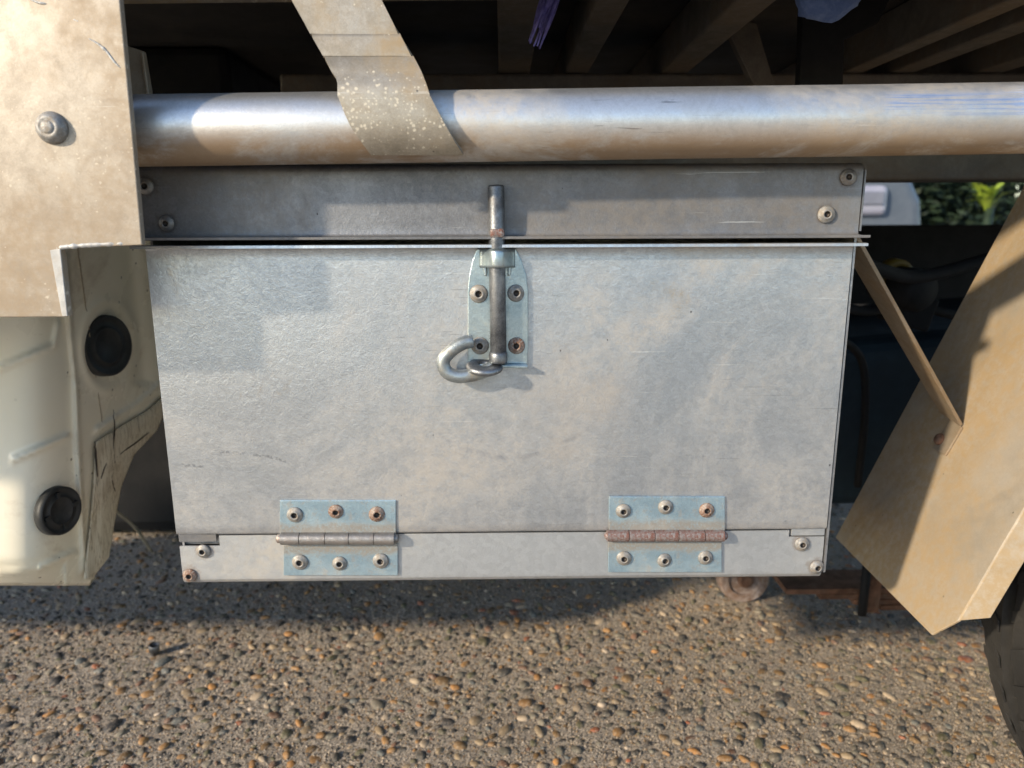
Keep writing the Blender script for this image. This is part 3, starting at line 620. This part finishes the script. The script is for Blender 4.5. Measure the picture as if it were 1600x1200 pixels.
# strap welded round the tube
rows = []
yc = lambda px, py: None
rowdef = [(-8, 452, 592, 0.474), (8, 460, 600, 0.473), (40, 478, 616, 0.4715), (51.5, 485, 622, 0.4705), (53, 486, 623, 0.4720), (55, 487, 625, 0.4722), (56.5, 488, 626, 0.4702), (60, 489, 628, 0.4698), (86, 505, 643, 0.4682), (88, 506, 645, 0.4695), (90, 507, 646, 0.4696), (91.5, 508, 647, 0.4678), (112, 518, 658, 0.4660), (122, 525, 662, 0.4640), (132, 528, 666, 0.4618),
          (140, 528, 669, 0.4608), (150, 528, 672, 0.4605), (165, 534, 680, 0.4606), (180, 540, 688, 0.4604), (195, 547, 696, 0.4608), (210, 557, 705, 0.4620), (222, 566, 712, 0.4640), (232, 574, 719, 0.4668), (240, 580, 724, 0.4700)]
for (y, xl, xr, Yv) in rowdef:
    rows.append([W(lerp(xl, xr, i/8), y, Yv) for i in range(9)])
mb = MB(); mb.grid(rows); st = split(mb.build('rail_strap', M['strap'], truck, solid=0.0028, smooth=True), 60)
# edge member of the tray along the top of the picture
mb = MB(); q0 = W(170, 8.5, 0.508); q1 = W(965, 0.0, 0.508); q0.y = q1.y = 0.478; dd = (q1-q0).normalized(); q0 = q0-dd*0.5; q1 = q1+dd*0.9
mb.prism([q0, q1, q1+Vector((0, 0, 0.09)), q0+Vector((0, 0, 0.09))], (0, 0.03, 0)); mb.build('tray_edge', M['strap'], truck, bevel=0.003)
# bracket behind the post
mb = MB(); mb.prism([W(170, 62, 0.505), W(224, 80, 0.505), W(236, 152, 0.505), W(180, 152, 0.505)], (0, 0.004, 0)); mb.prism([W(222.5, 82, 0.5048), W(227, 84, 0.5048), W(236.5, 152, 0.5048), W(232, 152, 0.5048)], (0, -0.003, 0)); mb.build('post_bracket', M['brace'], truck, bevel=0.0005)
# chassis rail and joists below the tray floor
YC = 0.84; zc1 = W(900, 113, YC).z; zc0 = W(1500, 281, YC).z
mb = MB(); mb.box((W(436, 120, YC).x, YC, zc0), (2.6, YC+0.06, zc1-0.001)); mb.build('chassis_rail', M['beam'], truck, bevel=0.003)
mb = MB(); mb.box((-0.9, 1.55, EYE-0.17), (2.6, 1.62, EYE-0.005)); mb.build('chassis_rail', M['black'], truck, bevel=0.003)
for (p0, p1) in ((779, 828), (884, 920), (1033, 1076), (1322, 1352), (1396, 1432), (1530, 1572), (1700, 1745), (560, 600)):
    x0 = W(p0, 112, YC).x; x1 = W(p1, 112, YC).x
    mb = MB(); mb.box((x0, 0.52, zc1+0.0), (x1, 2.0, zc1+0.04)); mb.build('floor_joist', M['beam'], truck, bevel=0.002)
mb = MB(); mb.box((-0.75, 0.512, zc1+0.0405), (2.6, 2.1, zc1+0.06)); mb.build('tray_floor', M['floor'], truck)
# gusset strut and hanging black plate
mb = MB(); mb.prism([W(1132, 36, 0.80), W(1150, 30, 0.80), W(1182, 36, 0.80), W(1216, 150, 0.80), W(1186, 150, 0.80)], (0, 0.012, 0)); mb.build('gusset', M['beam'], truck, bevel=0.001)
mb = MB(); mb.prism([W(1256, -40, 0.70), W(1248, 170, 0.70), W(1316, 170, 0.70), W(1320, 62, 0.70), W(1372, 36, 0.70), W(1390, 0, 0.70), W(1400, -40, 0.70)], (0, 0.012, 0)); mb.build('hanging_plate', M['black'], truck, bevel=0.001)
# cab back coloured black to stand for shadow, and dark underbody masses
mb = MB(); mb.box((-0.9, 0.90, EYE-0.06), (-0.31, 1.9, zc1+0.04)); mb.build('cab_back_shade_panel', M['black'], truck, bevel=0.01)
mb = MB(); mb.box((-1.8, 1.40, 0.006), (0.20, 1.9, 0.42)); mb.build('underbody_tank', M['black'], truck, bevel=0.03)
mb = MB(); xk0 = 0.30
mb.prism([Vector((xk0, 0.98, 0.22)), Vector((0.95, 0.98, 0.22)), Vector((0.95, 0.98, 0.50)), Vector((xk0, 0.98, 0.45))], (0, 0.35, 0)); mb.build('fuel_tank', M['tank'], truck, bevel=0.03, seg=4)
# air spring with yellow collar between guard and box
p = W(1425, 452, 0.90)
mb = MB(); mb.lathe(p, (0.35, -0.9, -0.1), [(0.0001, 0.02), (0.020, 0.02), (0.026, 0.012), (0.026, -0.01), (0.022, -0.05), (0.0001, -0.05)], 24); sp = mb.build('shock_absorber', M['black'], truck, smooth=True)
mb = MB(); mb.lathe(p+Vector((-0.014, 0.02, 0.007)), (0.35, -0.9, -0.1), [(0.022, 0.008), (0.029, 0.006), (0.030, -0.006), (0.022, -0.010), (0.022, 0.008)], 24); mb.build('collar', M['yellow'], sp, smooth=True)
# straps round the tank and hoses slung in the dark behind the box
for xq in (0.42, 0.66):
    mb = MB(); mb.box((xq, 0.972, 0.215), (xq+0.03, 0.979, 0.44)); mb.build('tank_strap', M['black'], truck, bevel=0.002)
for i, hp in enumerate(([(1300, 392, 0.80), (1370, 420, 0.84), (1440, 432, 0.88), (1560, 400, 0.92)], [(1290, 470, 0.86), (1350, 486, 0.90), (1420, 478, 0.93), (1520, 500, 0.95)], [(1300, 520, 0.90), (1345, 560, 0.94), (1352, 640, 0.95), (1340, 760, 0.96)])):
    mb = MB(); mb.tube(smoothpath([W(*q_) for q_ in hp], 8), (0.008, 0.006, 0.005)[i], 12); mb.build('hose', M['black'], truck, smooth=True)
mb = MB(); mb.prism([W(1395, 440, 0.93), W(1470, 470, 0.93), W(1450, 520, 0.93), W(1380, 500, 0.93)], (0, 0.02, 0)); mb.build('spring_bracket', M['black'], truck, bevel=0.003)
# leaf spring pack low behind the guard
ls = MB(); q = W(1270, 905, 0.98); ls.box((q.x-0.05, 0.95, q.z-0.008), (q.x+0.55, 1.01, q.z)); spring = ls.build('leaf_spring', M['rust'], truck, bevel=0.001)
for i, (dx0, dx1) in enumerate(((0.0, 0.45), (0.05, 0.38), (0.09, 0.32))):
    ls = MB(); ls.box((q.x+dx0, 0.952+0.001*i, q.z-0.009-0.0095*(i+1)+0.001), (q.x+dx1, 1.008, q.z-0.0095*(i+1)+0.0002)); ls.build('spring_leaf', M['rust'], spring, bevel=0.001)
ls = MB(); u = W(1362, 920, 0.94); ls.box((u.x-0.012, 0.935, u.z-0.035), (u.x+0.012, 0.949, u.z+0.03)); ls.build('clamp', M['rust'], spring, bevel=0.002)
ls = MB(); u = W(1350, 930, 0.93); ls.tube([u+Vector((0, 0, 0.05)), u+Vector((0, 0, -0.03))], 0.006, 12); ls.build('clamp', M['black'], spring, smooth=True)

# mudguard: sloping front apron, creased side lip
YG = 0.70
A0 = W(1305, 840, YG); B0 = W(1600, 290, YG)
n_ap = Vector((0, 1, 0)).cross(B0-A0).normalized()
def AP(px, py): return Wpl(px, py, A0, n_ap)
farE = A0 + (B0-A0)*1.25
near_bot = AP(1455, 992); near_b2 = AP(1497, 970)
near_top = near_b2 + (farE-A0)*1.0; near_top.y = near_b2.y
if n_ap.x > 0: n_ap = -n_ap
mb = MB(); mb.prism([A0, farE, near_top, near_b2, near_bot], -n_ap*0.0025)
guard = mb.build('mudguard', M['guard'], truck, bevel=0.0008)
# lip turned along the outer side of the wheel
l0 = near_b2 - n_ap*0.0004; l1 = near_top - n_ap*0.0004
o0 = W(1548, 966, near_b2.y-0.006); 
o1 = o0 + (l1-l0)
mb = MB(); mb.prism([l0, l1, o1, o0], (0.0006, 0.0022, 0)); mb.build('side_lip', M['guard'], guard, bevel=0.0006)
# brace from the toolbox corner to the guard
P1 = W(1337, 372, YF+0.012); P2 = AP(1504, 668) + n_ap*0.002
dr = (P2-P1).normalized(); wdir = Vector((0, 1, 0)); wdir = (wdir - dr*wdir.dot(dr)).normalized(); tn = dr.cross(wdir).normalized()
P0 = P1 - dr*0.03
bw = 0.030
mb = MB(); mb.prism([P0, P2, P2+wdir*0.004, P2+wdir*bw*0.8, P0+wdir*bw], tn*0.003)
brace = mb.build('guard_brace', M['brace'], truck, bevel=0.0006)
tp = [AP(1490, 651) + n_ap*0.0022, AP(1506, 669) + n_ap*0.0022, AP(1480, 713) + n_ap*0.0022, AP(1459, 702) + n_ap*0.0022]
mb = MB(); mb.prism(tp, -n_ap*0.0020); mb.build('brace_tab', M['brace'], brace, bevel=0.0005)
bp = AP(1472, 688) + n_ap*0.0022
mb = MB(); mb.lathe(bp, n_ap, [(0.00001, -0.0005), (0.0052, -0.0005), (0.0055, 0.001), (0.0045, 0.0028), (0.0025, 0.0038), (0.00001, 0.004)], 14); mb.build('bolt_head', M['rust'], brace, smooth=True)
# wheel
WC = Vector((0.735, 0.50, 0.325)); RW = 0.325; hwid = 0.10
tp = [(0.20, -hwid*0.80), (0.235, -hwid*0.98), (0.28, -hwid*1.0), (0.305, -hwid*0.92), (0.318, -hwid*0.80), (0.322, -hwid*0.60)]
for g0 in (-0.42, 0.0, 0.42):
    tp += [(0.3235, hwid*(g0-0.07)), (0.315, hwid*(g0-0.05)), (0.315, hwid*(g0+0.05)), (0.3235, hwid*(g0+0.07))]
tp += [(0.322, hwid*0.60), (0.318, hwid*0.80), (0.305, hwid*0.92), (0.28, hwid*1.0), (0.235, hwid*0.98), (0.20, hwid*0.80)]
mb = MB(); mb.lathe(WC, (0, 1, 0), tp, 96); wheel = mb.build('wheel', M['tyre'], truck, smooth=False)
mb = MB(); mb.lathe(WC, (0, 1, 0), [(0.0001, -0.03), (0.06, -0.035), (0.10, -0.05), (0.17, -0.045), (0.198, -0.075), (0.203, -0.08), (0.203, 0.08), (0.19, 0.07), (0.0001, 0.06)], 48); mb.build('rim', M['silver'], wheel, smooth=True)
sip = MB()
for k in range(60):
    a0 = 2*math.pi*k/60
    for (h0, h1, sk) in ((-0.93, -0.50, 0.05), (-0.34, -0.07, -0.05), (0.07, 0.34, 0.05), (0.50, 0.93, -0.05)):
        pts = []
        for (hh, da) in ((h0, -0.016), (h1, -0.016+sk), (h1, 0.016+sk), (h0, 0.016)):
            r_ = 0.3245 if abs(hh) < 0.7 else 0.3110
            pts.append(WC + Vector((math.cos(a0+da)*r_, hh*hwid, math.sin(a0+da)*r_)))
        cen = Vector((math.cos(a0), 0, math.sin(a0)))
        sip.prism(pts, cen*0.0014)
tb_ = sip.build('tread_blocks', M['tyre'], wheel, fixn=True); tag(tb_, kind='stuff')

# ---- cab corner: rear wall of the cab seen on edge, rounded outer corner
XC = -0.42
def cabY(px):
    y = 0.42*FPX/(800-px)*0.985
    return math.log(math.exp((y)*55)+math.exp(0.640*55))/55
ridge = [(300, 96), (385, 100), (500, 108), (600, 118), (700, 122), (800, 127), (900, 133), (915, 134)]
seam = [(300, 112), (385, 121), (450, 130), (540, 142), (640, 157), (700, 165), (760, 160), (820, 152), (900, 140), (915, 138)]
sil = [(300, 262), (385, 262), (540, 266), (600, 268), (640, 256), (672, 243), (710, 207), (760, 187), (820, 176), (870, 168), (898, 146), (915, 140)]
bottom = lambda px: 908 if px < 60 else 908-4*(px-60)/75
def itp(tbl, y):
    ys_, xs_ = zip(*tbl); return float(np.interp(y, ys_, xs_))
LINES = [((108, 500), (118, 600), 4, .0022), ((118, 600), (122, 700), 5, .003), ((122, 700), (127, 800), 5, .003), ((127, 800), (132, 890), 5, .0025), ((103, 400), (108, 500), 5, .003), ((0, 575), (85, 540), 6, .002), ((85, 540), (92, 505), 6, .002), ((20, 718), (106, 682), 6, .0022),
         ((152, 672), (215, 632), 5, .0025), ((215, 632), (252, 600), 5, .0025), ((0, 895), (60, 888), 5, .0015), ((60, 888), (120, 862), 5, .002)]
def cab_disp(x, y):
    dsp = 0
    for (a_, b_, wd, hh) in LINES:
        ax_, ay_ = a_; bx_, by_ = b_; L2 = (bx_-ax_)**2+(by_-ay_)**2
        tt = max(0, min(1, ((x-ax_)*(bx_-ax_)+(y-ay_)*(by_-ay_))/L2)); dd_ = math.hypot(x-ax_-tt*(bx_-ax_), y-ay_-tt*(by_-ay_))
        dsp = max(dsp, 2.3*hh*math.exp(-(dd_/(wd*0.75))**2))
    # oval pressing round the upper plug, hollow beside it
    e_ = math.hypot((x-170)/40, (y-540)/66); dsp += 0.003*math.exp(-((e_-1.05)/0.14)**2) 
    e2 = (x-(205 + 0.10*(y-420)))/14
    if y < 600: dsp -= 0.006*math.exp(-e2*e2)
    return dsp
rows = []
yl = [290+ (915-290)*i/110 for i in range(111)]
for y in yl:
    xr = itp(sil, y); rw = []
    cols_ = [-2600, -1400, -420, -300, -200, -140, -100, -70] + list(np.linspace(-50, xr, 110))
    for x in cols_:
        Y = cabY(x)
        tuck = max(0, (y-868)/47); Y2 = Y + 0.035*tuck**2*(1 if x < 100 else 0.3)
        p = W(x, y, Y2-cab_disp(x, y)*1.2)
        rw.append(p)
    last = rw[-1]; rw.append(last+Vector((-0.012, 0.01, 0.002))); rw.append(last+Vector((-0.05, 0.03, 0.01)))
    rows.append(rw)
lowrow = [p+Vector((-0.004, 0.02, -0.001)) for p in rows[-1]]; rows.append(lowrow); rows.append([p+Vector((-0.10, 0.06, 0.012)) for p in lowrow])
mb = MB(); mb.grid(rows); cab = mb.build('cab_body', M['cab'], truck, smooth=True); cab['label'] = 'cream painted lower rear corner of the cab'
# dark seam sealer line
path = [W(itp(seam, y), y, cabY(itp(seam, y))-0.0006) for y in np.linspace(385, 665, 40)]
path = [p+Vector((0.0008*mnoise.noise(Vector((i*0.8, 0, 0))), 0, 0)) for i, p in enumerate(path)]
mb = MB(); mb.tube(path, 0.0007, 6); mb.build('panel_seam', M['twig'], cab, smooth=True)
def plug(px, py, ry, label):
    Y = cabY(px); p = W(px, py, Y-0.012); r = ry*Y/FPX; axx = Vector((0.97, -0.26, 0.03)).normalized()
    mb = MB(); mb.lathe(p, axx, [(0.00001, 0.001), (r*0.50, 0.001), (r*0.54, 0.0022), (r*0.60, 0.0022), (r*0.63, 0.0008), (r*0.86, 0.0008), (r*0.92, 0.0028), (r, 0.0022), (r*1.02, -0.006), (0.00001, -0.006)], 40)
    pg = mb.build('rubber_plug', M['rubber'], cab, smooth=True); pg['label'] = label
    if ry < 45:
        a1 = Vector((0, 0, 1)); b1 = axx.cross(a1).normalized()
        for k in range(4):
            d1 = a1*math.cos(k*math.pi/2+0.1)+b1*math.sin(k*math.pi/2+0.1); e1 = axx.cross(d1)
            mb = MB(); q_ = p+axx*0.0009
            mb.prism([q_+d1*r*0.56-e1*r*0.09, q_+d1*r*0.56+e1*r*0.09, q_+d1*r*0.82+e1*r*0.09, q_+d1*r*0.82-e1*r*0.09], axx*0.0022); mb.build('lug', M['rubber'], cab)
    return p, r, axx
plug(168, 540, 47, 'larger black rubber plug'); p, r, axx = plug(94, 798, 39, 'smaller black rubber plug with cross notches')
# scuffed torn shield low on the corner
Aline = [(612, 262), (640, 232), (665, 190), (690, 150), (760, 146), (830, 140), (885, 133), (905, 131)]
rows = []
for y in np.linspace(612, 905, 60):
    xa_ = itp(Aline, y); xb_ = itp(sil, y)+1.5; rw = []
    xb_ = max(xb_, xa_+1)
    for i in range(22):
        x = lerp(xa_, xb_, i/21); Y = cabY(x)-0.005-0.004*math.sin(math.pi*i/21)-0.003*mnoise.noise(Vector((x*0.07, y*0.012, 2)))
        rw.append(W(x, y, Y))
    rows.append(rw)
mb = MB(); mb.grid(rows); mb.build('torn_shield', M['scuff'], cab, smooth=True, solid=0.0015)['label'] = 'scratched and cracked flap at the cab foot'
for crk in ([(177, 640), (179, 672), (176, 700), (178, 722), (174, 745), (180, 768)], [(180, 716), (194, 704), (212, 692), (232, 676)], [(148, 690), (150, 715), (152, 745)], [(176, 712), (166, 722), (158, 748)]):
    pth = smoothpath([W(a_, b_, cabY(a_)-0.0095) for a_, b_ in crk], 6); pth = [p+Vector((0.0011*mnoise.noise(Vector((i*0.7, 1, 0))), 0, 0)) for i, p in enumerate(pth)]
    mb = MB(); mb.tube(pth, [0.0011*(0.3+0.7*math.sin(math.pi*(i+0.5)/len(pth))) for i in range(len(pth))], 6); mb.build('crack', M['mandrel'], cab, smooth=True)

# ================================================================== loose things
mb = MB(); rp = random.Random(3)
for i in range(26):
    ox = rp.uniform(-14, 14); ln = rp.uniform(30, 78)
    base = (868+ox, -30); tipx = 868+ox*0.55-(ln+30)*0.34+rp.uniform(-7, 7)
    pts = [W(base[0], base[1], 0.56+rp.uniform(-.008, .008)), W(lerp(base[0], tipx, 0.5)+rp.uniform(-3, 3), lerp(base[1], ln, 0.5), 0.56+rp.uniform(-.008, .008)), W(tipx, ln, 0.56+rp.uniform(-.008, .008))]
    pp = smoothpath(pts, 6); mb.tube(pp, [0.0016-0.0010*k/len(pp) for k in range(len(pp))], 6)
rope = mb.build('rope_end', M['rope'], None, smooth=True); tag(rope, 'frayed purple blue rope end hanging under the tray', 'rope')
rows = []
for i in range(25):
    a_ = math.pi*2*i/24; rw = []
    for j in range(17):
        b_ = math.pi*j/16
        v = Vector((math.sin(b_)*math.cos(a_), math.sin(b_)*math.sin(a_), math.cos(b_)))
        k = 1+0.20*mnoise.noise(v*2.2+Vector((4, 1, 0)))+0.10*mnoise.noise(v*5)
        c0 = W(1293, -12, 0.60); rw.append(c0+Vector((v.x*0.026*k, v.y*0.014*k, v.z*0.020*k)))
    rows.append(rw)
mb = MB(); mb.grid(rows); cl = mb.build('rag', M['cloth'], None, smooth=True); tag(cl, 'crumpled blue rag tucked above the black hanging plate', 'rag')
q = W(237, 992, 0.62/math.tan(math.radians(31.2))); q.z = 0
cw = Vector((W(237, 985, 0.985).x, 0.985, 0)); 
mb = MB(); mb.lathe(cw, (0.1, -0.1, 1), [(0.0001, 0), (0.0052, 0), (0.0052, 0.006), (0.0074, 0.008), (0.0076, 0.017), (0.0066, 0.018), (0.0060, 0.012), (0.0001, 0.011)], 18, [0, 0, 0, 0, 0, 0, 1]); fer = mb.build('ferrule', [M['bolt'], M['mandrel']], None, smooth=True, origin=cw)
tag(fer, 'small grey metal ferrule standing on the concrete', 'ferrule')
# dry stalk leaning behind the cab foot
mb = MB(); mb.tube(smoothpath([W(160, 788, 1.20), W(185, 802, 1.24), W(212, 826, 1.28), Vector((W(236, 852, 1.33).x, 1.33, 0.003))], 6), 0.0028, 8); tw = mb.build('dry_stalk', M['twig'], None, smooth=True); tag(tw, 'thin dry stalk leaning in the gap beside the cab', 'stalk')
# small weathered caster wheel on the ground behind the box
Yc = 1.13; rc = 0.042; cc0 = W(1160, 900, Yc); cc0.z = rc
caster = empty('caster_wheel', (cc0.x, Yc, 0)); tag(caster, 'small weathered round wheel resting on the concrete below the toolbox edge', 'wheel')
mb = MB(); mb.lathe(cc0, (0, -1, 0), [(0.012, -0.015), (rc*0.93, -0.015), (rc, -0.010), (rc, 0.010), (rc*0.92, 0.015), (rc*0.66, 0.015), (rc*0.60, 0.010), (0.012, 0.010), (0.012, -0.015)], 40)
M['castermat'] = metal('chipped_grey_wheel', (0.24, 0.20, 0.19), (0.42, 0.36, 0.34), (0.16, 0.10, 0.07), 1.1, (0.6, 0.8), 0.1, 0.1, 300, 600, 0.5, 40, 0.1)
mb.build('tread', M['castermat'], caster, smooth=False)
mb = MB(); mb.lathe(cc0, (0, -1, 0), [(0.0001, -0.016), (0.012, -0.016), (0.012, 0.018), (0.009, 0.020), (0.0001, 0.020)], 20); mb.build('hub', M['rust'], caster, smooth=False)

# ================================================================== beyond the truck
car = empty('parked_car', (0.9, 4.3, 0)); tag(car, 'white parked car, shade put in its colour, glimpsed under the tray beyond the toolbox', 'car')
def zc(py, Y): return W(1400, py, Y).z
YK = 3.6; xe = W(1452, 310, YK).x
sec = []
prof_c = [(0.0, 0.22), (0.0, 0.50), (0.02, 0.66), (0.06, 0.80), (0.10, 0.92)]
mb = MB()
out = [(-2.4, 0.22), (xe, 0.22), (xe+0.02, 0.45), (xe-0.02, 0.72), (xe-0.12, 0.90), (xe-0.9, 0.98), (xe-1.5, 1.42), (-1.0, 1.45), (-2.0, 1.0), (-2.4, 0.9)]
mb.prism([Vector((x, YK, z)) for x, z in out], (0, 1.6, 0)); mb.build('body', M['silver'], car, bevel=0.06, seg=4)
mb = MB(); r0 = W(1250, 338, YK-0.03); r1 = W(1391, 289, YK-0.03); mb.box((r0.x, YK-0.035, r0.z), (r1.x, YK+0.05, r1.z)); lampo = mb.build('bumper', M['shaded_whitecar'], car, bevel=0.03, seg=4)
mb = MB(); r0 = W(1250, 320, YK-0.04); r1 = W(1382, 299, YK-0.04); mb.box((r0.x, YK-0.045, r0.z), (r1.x, YK-0.034, r1.z)); mb.build('headlight', M['lamp'], lampo, bevel=0.004)
mb = MB(); mb.prism([Vector((xe-0.98, YK-0.004, 1.0)), Vector((xe-1.5, YK-0.004, 1.36)), Vector((-0.95, YK-0.004, 1.38)), Vector((-1.9, YK-0.004, 1.02))], (0, 0.01, 0)); mb.build('window', M['darkglass'], car)
for wx in (xe-0.55, -1.7):
    mb = MB(); mb.lathe(Vector((wx, YK-0.02, 0.31)), (0, 1, 0), [(0.0001, 0.02), (0.19, 0.0), (0.20, -0.02), (0.29, -0.02), (0.31, 0.0), (0.31, 0.18), (0.0001, 0.18)], 40); mb.build('wheel', M['tyre'], car, smooth=False)
# dark hedge and a sunlit strap-leaved plant
hr = random.Random(5); v, f = [], []
for i in range(9000):
    x = hr.uniform(2.5, 4.12); y = hr.uniform(5.6, 6.4); z = hr.uniform(0.0, 1.35)*(1-0.15*hr.random())
    if hr.random() < 0.25: y = 5.6 + hr.random()*0.15
    a_ = Vector((hr.gauss(0, 1), hr.gauss(0, 1), hr.gauss(0, 1))).normalized(); b_ = a_.orthogonal().normalized(); s_ = hr.uniform(0.03, 0.06); c_ = Vector((x, y, z))
    n = len(v); v += [c_-a_*s_, c_+b_*s_*0.45, c_+a_*s_, c_-b_*s_*0.45]; f.append((n, n+1, n+2, n+3))
hedge = empty('hedge', (3.3, 6.0, 0)); tag(hedge, 'dark green hedge beyond the parked car', 'hedge')
mb = MB(); mb.add(v, f); tag(mb.build('foliage', M['hedge'], hedge, fixn=False), kind='stuff')
mb = MB(); mb.box((2.6, 5.85, 0.02), (4.0, 6.2, 1.2)); mb.build('inner_twigs', M['hedge'], hedge)
plant = empty('yellow_green_plant', (W(1545, 300, 5.2).x, 5.2, 0)); tag(plant, 'bright yellow green leafy plant in sunlight beyond the hedge', 'plant')
pz0 = W(1545, 325, 5.2).z; pz1 = W(1545, 286, 5.2).z; pxw = WO[plant.name].x
mb = MB(); mb.tube([Vector((pxw, 5.2, 0)), Vector((pxw+0.02, 5.2, pz0))], 0.03, 10); mb.build('stem', M['hedge'], plant, smooth=True)
for i in range(22):
    an = hr.uniform(0, 6.28); rr_ = hr.uniform(0.06, 0.17); hh = hr.uniform(0.06, 0.22)
    b0 = Vector((pxw, 5.2, pz0-0.02)); tip = b0+Vector((math.cos(an)*rr_, math.sin(an)*rr_, hh)); midp = (b0+tip)/2+Vector((0, 0, 0.05))
    sdv = Vector((-math.sin(an), math.cos(an), 0)); m2 = MB()
    m2.grid([[b0-sdv*0.01, b0, b0+sdv*0.01], [midp-sdv*0.026, midp+Vector((0, 0, -0.008)), midp+sdv*0.026], [lerp(midp, tip, .6)-sdv*0.02, lerp(midp, tip, .6), lerp(midp, tip, .6)+sdv*0.02], [tip-sdv*0.003, tip, tip+sdv*0.003]])
    m2.build('leaf', M['leafy'], plant, smooth=True)
